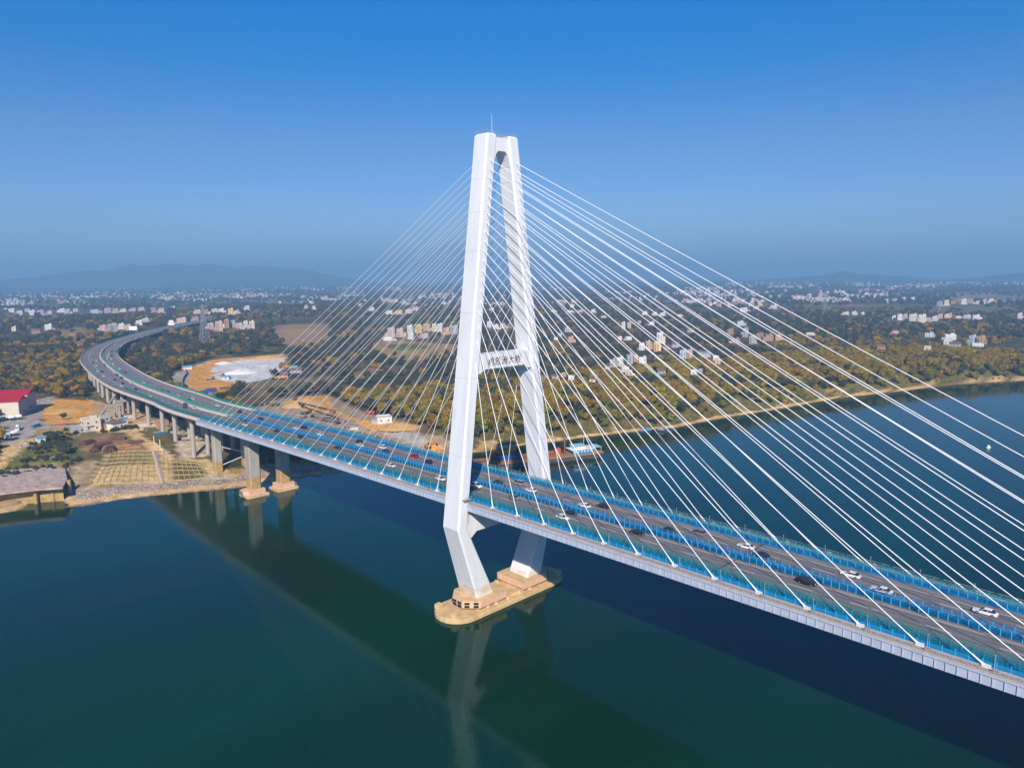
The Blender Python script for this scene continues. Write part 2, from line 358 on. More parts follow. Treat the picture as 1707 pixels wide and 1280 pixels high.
vm = n.new('ShaderNodeVectorMath'); vm.operation = 'SCALE'; l.new(at.outputs[0], vm.inputs[0]); l.new(mr.outputs[0], vm.inputs['Scale'])
# far away: strips of fields
vo = n.new('ShaderNodeTexVoronoi'); vo.inputs['Scale'].default_value = 0.0075; mp = n.new('ShaderNodeMapping'); mp.inputs['Rotation'].default_value = (0, 0, .8); mp.inputs['Scale'].default_value = (1, .45, 1)
l.new(t.outputs['Object'], mp.inputs[0]); l.new(mp.outputs[0], vo.inputs['Vector'])
fr = n.new('ShaderNodeValToRGB'); fr.color_ramp.interpolation = 'CONSTANT'
for i, (p_, c_) in enumerate(((0, (.08, .08, .035)), (.3, (.20, .15, .09)), (.5, (.12, .10, .04)), (.62, (.27, .19, .11)), (.8, (.16, .13, .06)))):
    el = fr.color_ramp.elements[i] if i < 2 else fr.color_ramp.elements.new(p_); el.position = p_; el.color = (*c_, 1)
sp = n.new('ShaderNodeSeparateColor'); l.new(vo.outputs['Color'], sp.inputs[0]); l.new(sp.outputs[0], fr.inputs[0])
cd = n.new('ShaderNodeVectorMath'); cd.operation = 'DISTANCE'; cd.inputs[1].default_value = (-200, 0, 15); l.new(t.outputs['Object'], cd.inputs[0])
md = n.new('ShaderNodeMapRange'); md.inputs['From Min'].default_value = 1100; md.inputs['From Max'].default_value = 1600; md.inputs['To Max'].default_value = .6; l.new(cd.outputs['Value'], md.inputs[0])
mm = n.new('ShaderNodeMix'); mm.data_type = 'RGBA'; l.new(md.outputs[0], mm.inputs[0]); l.new(vm.outputs[0], mm.inputs[6]); l.new(fr.outputs[0], mm.inputs[7])
l.new(mm.outputs[2], b.inputs['Base Color'])
q2 = tnoise(.35, 9, .75); bp = n.new('ShaderNodeBump'); bp.inputs['Strength'].default_value = .7; bp.inputs['Distance'].default_value = 1.3; l.new(q2.outputs[0], bp.inputs['Height']); l.new(bp.outputs[0], b.inputs['Normal'])
me.materials.append(gm)
ground = bpy.data.objects.new('ground', me); C.objects.link(ground); tag(ground, 'sandy riverbank and flat farmland plain beyond the bridge', None, None, 'structure')

# ------------------------------------------------------------------ water
wm = bpy.data.materials.new('river_water'); wm.use_nodes = True
n, l = wm.node_tree.nodes, wm.node_tree.links; b = n['Principled BSDF']
b.inputs['Specular Tint'].default_value = (.16, .86, .86, 1); b.inputs['Roughness'].default_value = 0.05; b.inputs['IOR'].default_value = 1.33; b.inputs['Specular IOR Level'].default_value = 0.5
t = n.new('ShaderNodeTexCoord')
q = n.new('ShaderNodeTexNoise'); q.inputs['Scale'].default_value = 0.006; q.inputs['Detail'].default_value = 4
mp = n.new('ShaderNodeMapping'); mp.inputs['Rotation'].default_value = (0, 0, .25); mp.inputs['Scale'].default_value = (2.2, .5, 1)
l.new(t.outputs['Object'], mp.inputs[0]); l.new(mp.outputs[0], q.inputs['Vector'])
r = n.new('ShaderNodeValToRGB'); r.color_ramp.elements[0].position = .42; r.color_ramp.elements[0].color = (.0002, .020, .006, 1)
r.color_ramp.elements[1].position = .7; r.color_ramp.elements[1].color = (.0003, .037, .019, 1)
el = r.color_ramp.elements.new(.24); el.color = (.012, .026, .008, 1)
l.new(q.outputs[0], r.inputs[0]); l.new(r.outputs[0], b.inputs['Base Color'])
rr = n.new('ShaderNodeMapRange'); rr.inputs['From Min'].default_value = .35; rr.inputs['From Max'].default_value = .65; rr.inputs['To Min'].default_value = .035; rr.inputs['To Max'].default_value = .11
q3 = n.new('ShaderNodeTexNoise'); q3.inputs['Scale'].default_value = 0.02; q3.inputs['Detail'].default_value = 5; mp3 = n.new('ShaderNodeMapping'); mp3.inputs['Scale'].default_value = (2.5, .6, 1); mp3.inputs['Rotation'].default_value = (0, 0, .5)
l.new(t.outputs['Object'], mp3.inputs[0]); l.new(mp3.outputs[0], q3.inputs['Vector']); l.new(q3.outputs[0], rr.inputs[0]); l.new(rr.outputs[0], b.inputs['Roughness'])
q = n.new('ShaderNodeTexNoise'); q.inputs['Scale'].default_value = .55; q.inputs['Detail'].default_value = 5; q.inputs['Roughness'].default_value = .6
mp2 = n.new('ShaderNodeMapping'); mp2.inputs['Rotation'].default_value = (0, 0, .4); mp2.inputs['Scale'].default_value = (1, .45, 1)
l.new(t.outputs['Object'], mp2.inputs[0]); l.new(mp2.outputs[0], q.inputs['Vector'])
bp = n.new('ShaderNodeBump'); bp.inputs['Strength'].default_value = 1; bp.inputs['Distance'].default_value = .028
l.new(q.outputs[0], bp.inputs['Height']); l.new(bp.outputs[0], b.inputs['Normal'])
mb = MB(); mb.add([(-420, -4000, 0), (12500, -4000, 0), (12500, 15000, 0), (-420, 15000, 0)], [(0, 1, 2, 3)], wm)
tag(mb.build('water'), 'calm deep teal river flowing under the bridge', None, None, 'structure')

# ------------------------------------------------------------------ line of the road
def zdeck(x): return 42.3754 + .0088 * x - .3037e-4 * x * x - 1.2
_med = [(300, 665), (250, 648), (215, 632), (190, 615), (173, 600), (169, 590), (176, 579), (193, 569)]
pts = [(480, 0), (0, 0), (-120, 0), (-240, 0.0), (-300, .3)] + [tuple(bpz(u, v, 36.3)[:2]) for u, v in _med]
zs_tail = []
for u, v, z in ((222, 562, 35), (250, 554.5, 33), (278, 548, 31.5), (312, 540, 30), (360, 531, 29), (420, 525, 25), (480, 519, 19), (545, 509, 18)):
    pts.append(tuple(bpz(u, v, z)[:2]))
pts = np.array(pts); 
# smooth and resample
def chaikin(p, k=3):
    for _ in range(k):
        q = [p[0]]
        for a, b_ in zip(p[:-1], p[1:]): q += [a * .75 + b_ * .25, a * .25 + b_ * .75]
        q.append(p[-1]); p = np.array(q)
    return p
PL = chaikin(pts, 4); seg = np.linalg.norm(np.diff(PL, axis=0), axis=1); SL = 480 - np.concatenate([[0], np.cumsum(seg)])  # s falls from 480
ZKEY = [(-4000, 18), (-2900, 18), (-2400, 22), (-1900, 28), (-1500, 29.5), (-1300, 31.5), (-1150, 33.5), (-1000, 35.0), (-700, 35.6), (-450, 35.7), (-340, 35.9), (-300, 36.15), (-270, zdeck(-270))]
def FR(s):
    x = float(np.interp(-s, -SL, PL[:, 0])); y = float(np.interp(-s, -SL, PL[:, 1]))
    e_ = 4.0; x2 = float(np.interp(-(s + e_), -SL, PL[:, 0])); y2 = float(np.interp(-(s + e_), -SL, PL[:, 1]))
    x1 = float(np.interp(-(s - e_), -SL, PL[:, 0])); y1 = float(np.interp(-(s - e_), -SL, PL[:, 1]))
    L = math.hypot(x2 - x1, y2 - y1) or 1; tx, ty = (x2 - x1) / L, (y2 - y1) / L
    z = zdeck(x) if s > -270 else float(np.interp(s, [k_[0] for k_ in ZKEY], [k_[1] for k_ in ZKEY]))
    return x, y, z, tx, ty
def pt(s, o, dz=0.0):
    x, y, z, tx, ty = FR(s); return (x - ty * o, y + tx * o, z + dz)
def stations(s0, s1, step): k_ = max(1, int(round(abs(s1 - s0) / step))); return [s0 + (s1 - s0) * i / k_ for i in range(k_ + 1)]
def loft(mb, prof, s0, s1, m, step=12, closed=True, off=None):
    """sweep a cross-section (o, z) along the road from s0 to s1"""
    st = stations(s0, s1, step); n_ = len(prof); vs = []; fs = []
    for s in st:
        a = off(s) if off else 0
        for o, z in prof: vs.append(pt(s, o + a, z))
    for k_ in range(len(st) - 1):
        for i in range(n_ if closed else n_ - 1):
            fs.append((k_ * n_ + i, (k_ + 1) * n_ + i, (k_ + 1) * n_ + (i + 1) % n_, k_ * n_ + (i + 1) % n_))
    if closed: fs += [tuple(range(n_)), tuple(reversed(range((len(st) - 1) * n_, len(st) * n_)))]
    mb.add(vs, fs, m)
def rect(o0, o1, z0, z1): return [(o0, z0), (o0, z1), (o1, z1), (o1, z0)]
S0, S1 = -240.0, 300.0                                             # ends of the steel-decked main bridge that are built

bridge = thing('cable_stayed_bridge', 'huge white cable-stayed bridge with one A-shaped pylon crossing the teal river', 'bridge', (0, 0, 0))
deck = MB()
loft(deck, [(-20.2, -2.5), (-20.2, -.35), (-19.9, -.1), (19.9, -.1), (20.2, -.35), (20.2, -2.5), (14, -3.0), (-14, -3.0)], S0, S1, m_girder)
for s in np.arange(S0 + 1, S1, 2.03):
    for sg in (-1, 1):
        x, y, z, tx, ty = FR(s); deck.box(pt(s, sg * 20.3, -1.45), (.16, .2, 2.0), m_girder)
loft(deck, rect(-20.45, -20.15, -.42, -.18), S0, S1, m_girder); loft(deck, rect(20.15, 20.45, -.42, -.18), S0, S1, m_girder)
deck = deck.build('deck', bridge)
def cut(mb, o0, o1, z, s0, s1, m, step=12, off=None): loft(mb, [(o0, z), (o1, z)], s1, s0, m, step, closed=False, off=off)
a = MB(); cut(a, -14.2, 14.2, -.02, S0, S1, m_asph); a.build('asphalt', deck)
a = MB(); m_tyre = mat('tyre_darkened_asphalt', (.155, .148, .155), .8, .2, var=.3, scale=.3)
for sg in (-1, 1):
    for o in (4.0, 5.7, 8.3, 10.0): cut(a, sg * o - .32, sg * o + .32, -.016, S0, S1, m_tyre)
for s in (-171, -96, -24, 24, 96, 171, 240): cut(a, -14.1, 14.1, -.010, s, s + .35, m_dark, 1)
a.build('wheel_track', deck)
a = MB()
for sg in (-1, 1):
    w0 = .09
    for o in (2.75, 11.0): cut(a, sg * o - w0, sg * o + w0, -.012, S0, S1, m_line)
    cut(a, sg * 12.55 - .06, sg * 12.55 + .06, -.012, S0, S1, m_yel); cut(a, sg * 2.2 - .06, sg * 2.2 + .06, -.012, S0, S1, m_yel)
    for s in np.arange(S0 + 4, S1 - 6, 15.2): cut(a, sg * 7.05 - w0, sg * 7.05 + w0, -.012, s, s + 6.2, m_line, 6)
a.build('lane_marking', deck)
a = MB()
for sg in (-1, 1):
    q0, q1_ = sorted((sg * 14.2, sg * 17.4)); cut(a, q0, q1_, -.03, S0, S1, m_blued)
a.build('coated_strip', deck)
a = MB()
for sg in (-1, 1):
    q0, q1_ = sorted((sg * 17.4, sg * 20.1)); loft(a, rect(q0, q1_, -.09, .12), S0, S1, m_walk)
a.build('walkway', deck)
def railfence(mb, o, s0, s1, posts, rails, pm, rm, step, pr=.06, rr=.045, off=None):
    for s in np.arange(s0, s1, step):
        oo = o + (off(s) if off else 0)
        mb.box(pt(s, oo, posts / 2), (pr * 2, pr * 2, posts), pm)
    for zz in rails: loft(mb, rect(o - rr, o + rr, zz - rr, zz + rr), s0, s1, rm, 12, off=off)
for sg, nm in ((-1, 'near'), (1, 'far')):
    a = MB(); railfence(a, sg * 1.35, S0 + 10, S1, 1.75, (.3, .7, 1.1, 1.5), m_post, m_blue, 2.0, .10, .07)
    a.build('median_barrier', bridge)
    a = MB(); loft(a, rect(sg * 14.2 - .18, sg * 14.2 + .18, -.02, .45), S0, S1, m_blue); railfence(a, sg * 14.2, S0, S1, 1.6, (.7, 1.1, 1.5), m_post, m_blue, 2.0, .10, .07)
    a.build('guard_rail', bridge)
    a = MB()
    for s in np.arange(S0, S1, 2.0): a.box(pt(s, sg * 14.75, 1.35), (.11, .11, 2.7), m_green)
    for zz in (1.5, 2.7): loft(a, rect(sg * 14.75 - .035, sg * 14.75 + .035, zz - .03, zz + .03), S0, S1, m_green)
    f_ = a.build('mesh_fence', bridge)
    a = MB(); loft(a, [(sg * 14.75, .1), (sg * 14.75, 2.68)], S0, S1, m_gnet, closed=False); a.build('net', f_)
    a = MB(); railfence(a, sg * 19.7, S0, S1, 1.25, (.4, .8, 1.22), m_rail, m_rail, 2.4, .04, .035); 
    loft(a, [(sg * 17.3, .1), (sg * 17.3, 1.1)], S0, S1, m_bnet, closed=False); railfence(a, sg * 17.3, S0, S1, 1.5, (1.1,), m_post, m_blue, 2.4, .08, .05)
    for s in np.arange(S0 + 5, S1, 12.0): a.box(pt(s, sg * 19.2, .45), (1.2, .5, .7), m_rail)
    a.build('handrail', bridge)
a = MB()
loft(a, [(-1.3, .15), (1.3, .15)], S0 + 10, S1, mat('dark_blue_median_sheet', (.004, .085, .22), .7, .2, var=.5, scale=1.2), closed=False)
for s in np.arange(S0 + 10, S1, 2.0): a.box(pt(s, 0, .75), (.08, 2.5, .07), m_blue)
for zz in (.55, 1.0): loft(a, rect(-.05, .05, zz - .05, zz + .05), S0 + 10, S1, m_blue)
a.build('median_grating', bridge)
for k_ in range(-18, 24):
    for sg in (-1, 1):
        s = k_ * 12.0 + 4.5
        if s > 290 or abs(s) < 6 or s < S0: continue
        q = MB(); q.tube((0, 0, 0), (0, 0, 2.9), .07, m_rail, 6, .05); q.box((0, 0, 2.9), (.35, .14, .1), m_rail)
        q.build('deck_light', bridge, pt(s, sg * 17.6, .1))

# --- pylon
tower = bpy.data.objects.new('pylon', None); C.objects.link(tower); tower.parent = bridge
LEG = [(5.6, 5.05, 8.45, 16.8), (32.3, 4.44, 20.07, 24.45), (161.4, 3.53, 3.4, 8.08), (167.2, 3.49, 2.66, 7.38)]
def legsec(z):
    zz = [q_[0] for q_ in LEG]; return [float(np.interp(z, zz, [q_[i] for q_ in LEG])) for i in (1, 2, 3)]
def legring(z, sg, ins=0.0):
    hx, yi, yo = legsec(z); hx -= ins; yi += ins; yo -= ins; c_ = .62
    p = [(-hx, yi + c_), (-hx + c_, yi), (hx - c_, yi), (hx, yi + c_), (hx, yo - c_), (hx - c_, yo), (-hx + c_, yo), (-hx, yo - c_)]
    r_ = [(x, sg * y, z) for x, y in p]
    return r_ if sg > 0 else r_[::-1]
for sg in (-1, 1):
    q = MB(); zz = [5.6, 14, 23, 32.3] + list(np.linspace(45, 150, 8)) + [161.4, 166.7]
    q.rings([legring(z, sg) for z in zz] + [legring(167.2, sg, .45)], m_tower)
    lg = q.build('leg', tower)
    st = MB()
    for zz in (12.5, 58, 84.8, 107, 128, 141, 152):
        r0 = legring(zz - .05, sg, -.012); r1 = legring(zz + .05, sg, -.012); st = MB(); st.rings([r0, r1], m_girder, cap=False); st.build('construction_joint', lg)

    st = MB(); st.rings([legring(5.62, sg, -.02), legring(9.5 if sg < 0 else 7.2, sg, -.02)], m_stain, cap=False); st.build('flood_stain', lg)
def beam(name, prof, hx, m=m_tower):
    q = MB(); q.rings([[(x, y, z) for y, z in prof] for x in (-hx, hx)], m); return q.build(name, tower)
beam('lower_crossbeam', [(-19.5, 36.8), (-19.8, 27.6), (-17.6, 28.6), (-15.6, 30.2), (15.6, 30.2), (17.6, 28.6), (19.8, 27.6), (19.5, 36.8)], 3.9)
mid = beam('middle_crossbeam', [(-12.7, 92.3), (-13.4, 85.9), (-11.9, 85.9), (-9.7, 87.2), (9.7, 87.2), (11.9, 85.9), (13.4, 85.9), (12.7, 92.3)], 3.2)
top = beam('top_crossbeam', [(-3.0, 166.3), (-3.9, 157.0), (-3.4, 158.8), (-2.6, 160.9), (-1.6, 161.9), (1.6, 161.9), (2.6, 160.9), (3.4, 158.8), (3.9, 157.0), (3.0, 166.3)], 2.7)
a = MB()
for y0, y1, z_ in ((-7.4, -2.9, 167.2), (2.9, 7.4, 167.2), (-2.6, 2.6, 166.3)):
    for xx in (-2.8, 2.8):
        for h in (.55, 1.1): a.tube((xx, y0, z_ + h), (xx, y1, z_ + h), .045, m_rail, 4)
        for yy in np.linspace(y0, y1, 4): a.tube((xx, yy, z_), (xx, yy, z_ + 1.1), .045, m_rail, 4)
    for yy in (y0, y1):
        for h in (.55, 1.1): a.tube((-2.8, yy, z_ + h), (2.8, yy, z_ + h), .045, m_rail, 4)
a.build('top_railing', tower)
a = MB(); a.tube((0, -2, 166), (0, -2, 174.5), .09, m_white, 6, .03); a.build('lightning_rod', tower)
a = MB()
for z_ in np.arange(37, 44, .5): a.tube((4.55, -19.6, z_), (4.55, -20.2, z_), .03, m_rail, 4)
for y_ in (-19.6, -20.2): a.tube((4.6, y_, 34), (4.6, y_, 45), .04, m_rail, 4)
a.box((5.2, -21, 43.2), (1.4, 3.2, .12), m_rail)
for yy in np.linspace(-22.5, -19.5, 4): a.tube((5.8, yy, 43.2), (5.8, yy, 44.3), .04, m_rail, 4)
a.tube((5.8, -22.5, 44.3), (5.8, -19.5, 44.3), .04, m_rail, 4)
a.build('inspection_ladder', tower)
# the bridge's name on the middle crossbeam
fc = bpy.data.curves.new('bridge_name', 'FONT'); fc.body = '相思洲大桥'; fc.size = 3.1; fc.extrude = .07; fc.offset = -.02; fc.align_x = 'CENTER'; fc.align_y = 'CENTER'; fc.space_character = 1.12
fo = bpy.data.objects.new('bridge_name', fc); C.objects.link(fo); bpy.context.view_layer.update()
tm = bpy.data.meshes.new_from_object(fo.evaluated_get(bpy.context.evaluated_depsgraph_get())); bpy.data.objects.remove(fo)
tm.materials.clear(); tm.materials.append(m_red)
for sg in (1, -1):
    to = bpy.data.objects.new('bridge_name', tm); C.objects.link(to); to.parent = mid
    to.location = (sg * 3.28, sg * -.3, 89.55); to.rotation_euler = (math.pi / 2, 0, sg * math.pi / 2)
# --- stay cables
ZA = [158.6, 155.6, 152.7, 149.8, 146.8, 143.9, 141.0, 137.9, 134.8, 131.6, 128.4, 125.2, 121.9, 118.6, 115.2, 111.6, 107.9, 103.7, 98.6, 91.6]
XM = [15.2 + 12 * k_ for k_ in range(20)][::-1]
XSd = ([15.2 + 12 * k_ for k_ in range(14)] + [184, 192.4, 200.8, 209.2, 217.6, 226])[::-1]
for sgx, XX in ((1, XM), (-1, XSd)):
    for sg in (-1, 1):
        for za, xx in zip(ZA, XX):
            hx, yi, yo = legsec(za); y_ = sg * (yi + yo) / 2
            A = Vector((sgx * (hx - .3), y_, za)); B = Vector((sgx * xx, sg * 18.0, zdeck(sgx * xx) + .3))
            d_ = (B - A).normalized(); L_ = (B - A).length
            q = MB(); nseg = 8; prev = None; sag = L_ * L_ / 60000.0   # a slight catenary
            P_ = [A.lerp(B, i / nseg) - Vector((0, 0, sag * 4 * (i / nseg) * (1 - i / nseg))) for i in range(nseg + 1)]
            for p0, p1 in zip(P_[:-1], P_[1:]): q.tube(p0, p1, .108, m_cable, 6, cap=False)
            cb = q.build('stay_cable', bridge)
            q = MB(); q.tube(B, B - d_ * 3.0, .26, m_cable, 8, .15); q.box(tuple(B - Vector((0, 0, .05))), (1.5, .8, .9), m_white); q.build('anchorage', cb)
# --- river footing of the pylon
def stadium(hx, ly, n_=10):
    p = []
    for i in range(n_ + 1): t_ = math.pi * i / n_; p.append((hx * math.cos(t_), ly - hx + hx * math.sin(t_)))
    for i in range(n_ + 1): t_ = math.pi + math.pi * i / n_; p.append((hx * math.cos(t_), -(ly - hx) + hx * math.sin(t_)))
    return p
ft = MB(); ft.prism(stadium(8.6, 30.0), -3, 1.3, m_foot); ft.prism(stadium(8.3, 29.7), 1.3, 1.6, m_foot); ft.box((0, 0, 1.9), (11.5, 34, .7), m_foot)
for cx, cy in ((-5.5, -26), (4.2, -26.5), (-5.5, 26), (4.5, 26.5)): ft.box((cx, cy, 2.4), (2.2, 2.2, 1.7), m_foot, .2)
for cx in (-6.0, 6.2):
    for cy in (-13, -9, -3, 3, 8.5): ft.tube((cx, cy, 1.5), (cx, cy, 2.9), .9, m_foot, 10)
foot = ft.build('pier_footing', bridge)
def octo(hx, y0, y1, c_, tip): return [(-hx, y0 + c_) if tip < 0 else (-hx, y0), (-hx + c_, y0) if tip < 0 else (-hx, y0 + .01), (hx - c_, y0) if tip < 0 else (hx, y0), (hx, y0 + c_) if tip < 0 else (hx, y0 + .01),
                                       (hx, y1 - c_) if tip > 0 else (hx, y1 - .01), (hx - c_, y1) if tip > 0 else (hx, y1), (-hx + c_, y1) if tip > 0 else (-hx, y1), (-hx, y1 - c_) if tip > 0 else (-hx, y1 - .01)]
for tip, y0, y1 in ((-1, -21.8, -4.6), (1, 4.6, 21.8)):
    q = MB(); P_ = octo(7.3, y0, y1, 4.6, tip); q.prism(P_, 2.8, 5.5, m_foot)
    q.prism([(x * 1.012, (y - (y0 + y1) / 2) * 1.012 + (y0 + y1) / 2) for x, y in P_], 3.1, 5.2, m_pink)
    for x_ in np.arange(-6.8, 7, 1.7): q.box((x_, y1 if tip < 0 else y0, 4.1), (.12, .35, 2.3), m_pink)
    for y_ in np.arange(min(y0, y1) + (5.2 if tip < 0 else .6), max(y0, y1) - (.4 if tip < 0 else 5), 1.6):
        for sx_ in (-1, 1): q.box((sx_ * 7.42, y_, 4.1), (.12, .14, 2.3), m_foot)
    cp = q.build('leg_base_block', foot)
    ed = []
    for i in range(8):
        A, B = np.array(P_[i]), np.array(P_[(i + 1) % 8])
        if (tip < 0 and max(A[1], B[1]) < y0 + 5) or (tip > 0 and min(A[1], B[1]) > y1 - 5): ed.append((A, B))
    q = MB()
    for A, B in ed:
        L_ = np.linalg.norm(B - A); k_ = max(1, int(L_ // 2.6)); nrm = np.array([(B - A)[1], -(B - A)[0]]) / L_; mid_ = (A + B) / 2
        if nrm @ (mid_ - np.array([0, (y0 + y1) / 2])) < 0: nrm = -nrm
        for i in range(k_):
            c_ = A + (B - A) * (i + .5) / k_ + nrm * .28; rz = math.atan2((B - A)[1], (B - A)[0])
            for zz in (3.55, 4.65): q.box((c_[0], c_[1], zz), (1.8, .4, .62), m_dark, rz)
    q.build('rubber_fender', cp)
# --- side span piers
def plus_pier(x, y, base, top, w, footing, marks):
    q = MB(); zt = base + marks
    def ring(z, s_): return [(x + a_ * s_, y + b_ * s_, z) for a_, b_ in ((-w, -w * .8), (-w * .8, -w), (w * .8, -w), (w, -w * .8), (w, w * .8), (w * .8, w), (-w * .8, w), (-w, w * .8))]
    q.rings([ring(zt, 1), ring(top, 1)], m_conc); q.rings([ring(base - 3, 1.004), ring(zt + .5, 1.004)], m_mud)
    p = q.build('pier', bridge)
    if footing:
        q = MB(); q.box((x, y, .2), (11, 12.5, 2.2), m_foot); q.box((x, y, 2.6), (8, 9.5, 2.6), m_pink)
        tp = -1 if y < 0 else 1; q.prism([(x - 4, y + tp * 4.8), (x + 4, y + tp * 4.8), (x + 2.2, y + tp * 7.4), (x - 2.2, y + tp * 7.4)], 1.4, 3.9, m_pink)
        for yy in np.arange(-4.2, 4.3, 1.4): q.box((x + 4.06, y + yy, 2.6), (.12, .2, 2.6), m_foot)
        for zz in (2.1, 3.2):
            for xx in (-1.1, 1.1): q.box((x + xx, y + tp * 7.5, zz), (1.5, .3, .5), m_dark)
        q.build('footing', p)
    return p
for y in (-9.0, 8.6): plus_pier(-191.5, y, 3.5, zdeck(-191) - 2.9, 3.1, True, 7.0)
for y in (-9.6, 8.0): plus_pier(-238.5, y, 5.0, zdeck(-238) - 3.1, 2.3, False, 5.5)
q = MB(); q.box((-238.5, -.8, zdeck(-238) - 4.0), (5, 24, 2.0), m_conc)
q.tube((-237, -8, 20), (-237, 7, 14), .25, m_white, 6); q.tube((-237, -8, 8.5), (-237, 7, 12), .25, m_white, 6); q.build('pier_cap', bridge)

# ------------------------------------------------------------------ approach viaduct
via = thing('approach_viaduct', 'long curved concrete highway viaduct joining the bridge over the left bank', 'viaduct')
SV0, SV1 = -1500.0, -240.15
woff = lambda s: float(np.interp(s, [-1100, -900, -650, -420, -330], [0, 0, 3.6, 3.2, 0]))    # extra width of the outer shoulder
foff = lambda s: float(np.interp(s, [-700, -500, -330], [-2.6, -1.6, 0]))
def loftv(mb, side, prof, s0, s1, m, step=14, closed=True): loft(mb, prof, s0, s1, m, step, closed, off=(lambda s: -woff(s)) if side < 0 else foff)
def vdeck():
    q = MB(); st = stations(SV0, SV1, 14); n_ = 0; vs = []; fs = []
    for s in st:
        a_, b_ = -woff(s), foff(s)
        pr = [(-18.6 + a_, -.9), (-18.6 + a_, -.1), (18.6 + b_, -.1), (18.6 + b_, -.9), (14 + b_, -2.3), (-14 + a_, -2.3)]
        vs += [pt(s, o, z) for o, z in pr]
    for k_ in range(len(st) - 1):
        for i in range(6): fs.append((k_ * 6 + i, (k_ + 1) * 6 + i, (k_ + 1) * 6 + (i + 1) % 6, k_ * 6 + (i + 1) % 6))
    fs += [(0, 1, 2, 3, 4, 5), tuple(reversed(range(len(vs) - 6, len(vs))))]; q.add(vs, fs, m_par); o = q.build('deck', via)
    q = MB(); vs = []; fs = []
    for s in st: vs += [pt(s, -17.9 - woff(s), -.02), pt(s, 17.9 + foff(s), -.02)]
    for k_ in range(len(st) - 1): fs.append((2 * k_, 2 * k_ + 2, 2 * k_ + 3, 2 * k_ + 1)[::-1])
    q.add(vs, fs, m_asph); q.build('asphalt', o); return o
vd = vdeck()
a = MB()
for sg in (-1, 1):
    for o in (3.0, 13.0): cut(a, sg * o - .12, sg * o + .12, -.012, SV0, SV1, m_line, 14)
    for s in np.arange(SV0 + 4, SV1 - 6, 15.2):
        for o in (6.4, 9.8): cut(a, sg * o - .09, sg * o + .09, -.012, s, s + 6.2, m_line, 6)
a.build('lane_marking', vd)
for sg in (-1, 1):
    a = MB(); loftv(a, sg, [(sg * 18.6, -.12), (sg * 18.25, 1.0), (sg * 17.95, 1.0), (sg * 17.7, -.12)][::sg], SV0, SV1, m_par); a.build('parapet', via)
a = MB(); loft(a, [(-2.6, -.05), (-2.35, .85), (-1.2, .85), (-1.0, -.05)], SV0, SV1, m_par); a.build('median_parapet', via)
a = MB(); loft(a, [(1.0, -.05), (1.2, .85), (2.0, .85), (2.2, -.05)], SV0, SV1, m_par); a.build('median_parapet', via)
def netfence(o, s0, s1, h, pm, nm, off=None, z0=.8, name='mesh_fence'):
    a = MB(); railfence(a, o, s0, s1, h, (z0, h), pm, pm, 3.0, .07, .05, off=off); f_ = a.build(name, via)
    a = MB(); loft(a, [(o, z0), (o, h - .03)], s0, s1, nm, 12, closed=False, off=off); a.build('net', f_)
m_tnet = mat('teal_net', (.02, .36, .30), .7, .2, alpha=.8); m_tnet2 = mat('dark_teal_net', (.01, .24, .22), .7, .2, alpha=.85)
m_gnet2 = mat('green_guard_net', (.01, .17, .13), .7, .2, alpha=.6)
netfence(.9, -900, -240, 2.0, m_teal, m_tnet, None, .5)
netfence(18.1, -400, -240, 2.6, m_teal, m_tnet2, foff, .9)
netfence(-14.6, -420, -240, 2.2, m_green, m_gnet2, None, .1)
netfence(18.0, -800, -680, 2.8, m_teal, m_tnet2, foff, .9)
netfence(-18.3, -1060, -890, 3.8, m_teal, mat('dark_teal_sound_wall', (.01, .15, .13), .6, .2, var=.2, scale=.6), lambda s: -woff(s), .9, 'sound_barrier')
a = MB(); loftv(a, -1, rect(-17.6, -16.0, -.01, .35), -425, -240, m_blue); loftv(a, -1, rect(-17.75, -17.6, .2, .9), -425, -240, m_white); a.build('blue_utility_duct', via)
def column(x, y, z0, z1, r_):
    q = MB(); q.tube((0, 0, 0), (0, 0, z1 - z0), r_, m_conc, 16); q.build('column', via, (x, y, z0))
PIERS = [-268, -300, -332, -364, -397, -430, -463, -496, -529, -562, -598, -634, -670, -706, -745, -785, -830, -880, -930, -990, -1050, -1120, -1190]
for s in PIERS:
    z1 = FR(s)[2] - 3.3; wof = woff(s) * .6
    for o in (-12.5 - wof, -3.6, 5.0, 12.5):
        p = pt(s, o); g = float(height(p[0], p[1])) - 1
        if z1 - g > 2: column(p[0], p[1], g, z1, 1.35)
    q = MB(); x, y, z, tx, ty = FR(s); p = pt(s, -(wof) / 2)
    q.box((p[0], p[1], z1 + .75), (2.8, 31 + wof, 1.5), m_conc, math.atan2(ty, tx)); q.build('pier_cap', via)
# embankment and the highway that carries on behind the trees
a = MB(); loft(a, [(-30, -14), (-18.5, -.15), (18.5, -.15), (30, -14)], -3400, SV0, mat('grass_embankment', (.11, .10, .05), .95, .1, var=.3, scale=.1), 40, closed=False)
tag(a.build('road_embankment'), 'grassy embankment carrying the far highway past the trees', None, None, 'structure')
a = MB(); cut(a, -16, 16, .0, -3400, SV0, m_asph, 40)
for o in (-16.2, -1, 1, 16.2): loft(a, rect(o - .3, o + .3, 0, .9), -3400, SV0, m_par, 40)
tag(a.build('road'), 'far highway running level across the plain', None, None, 'structure')
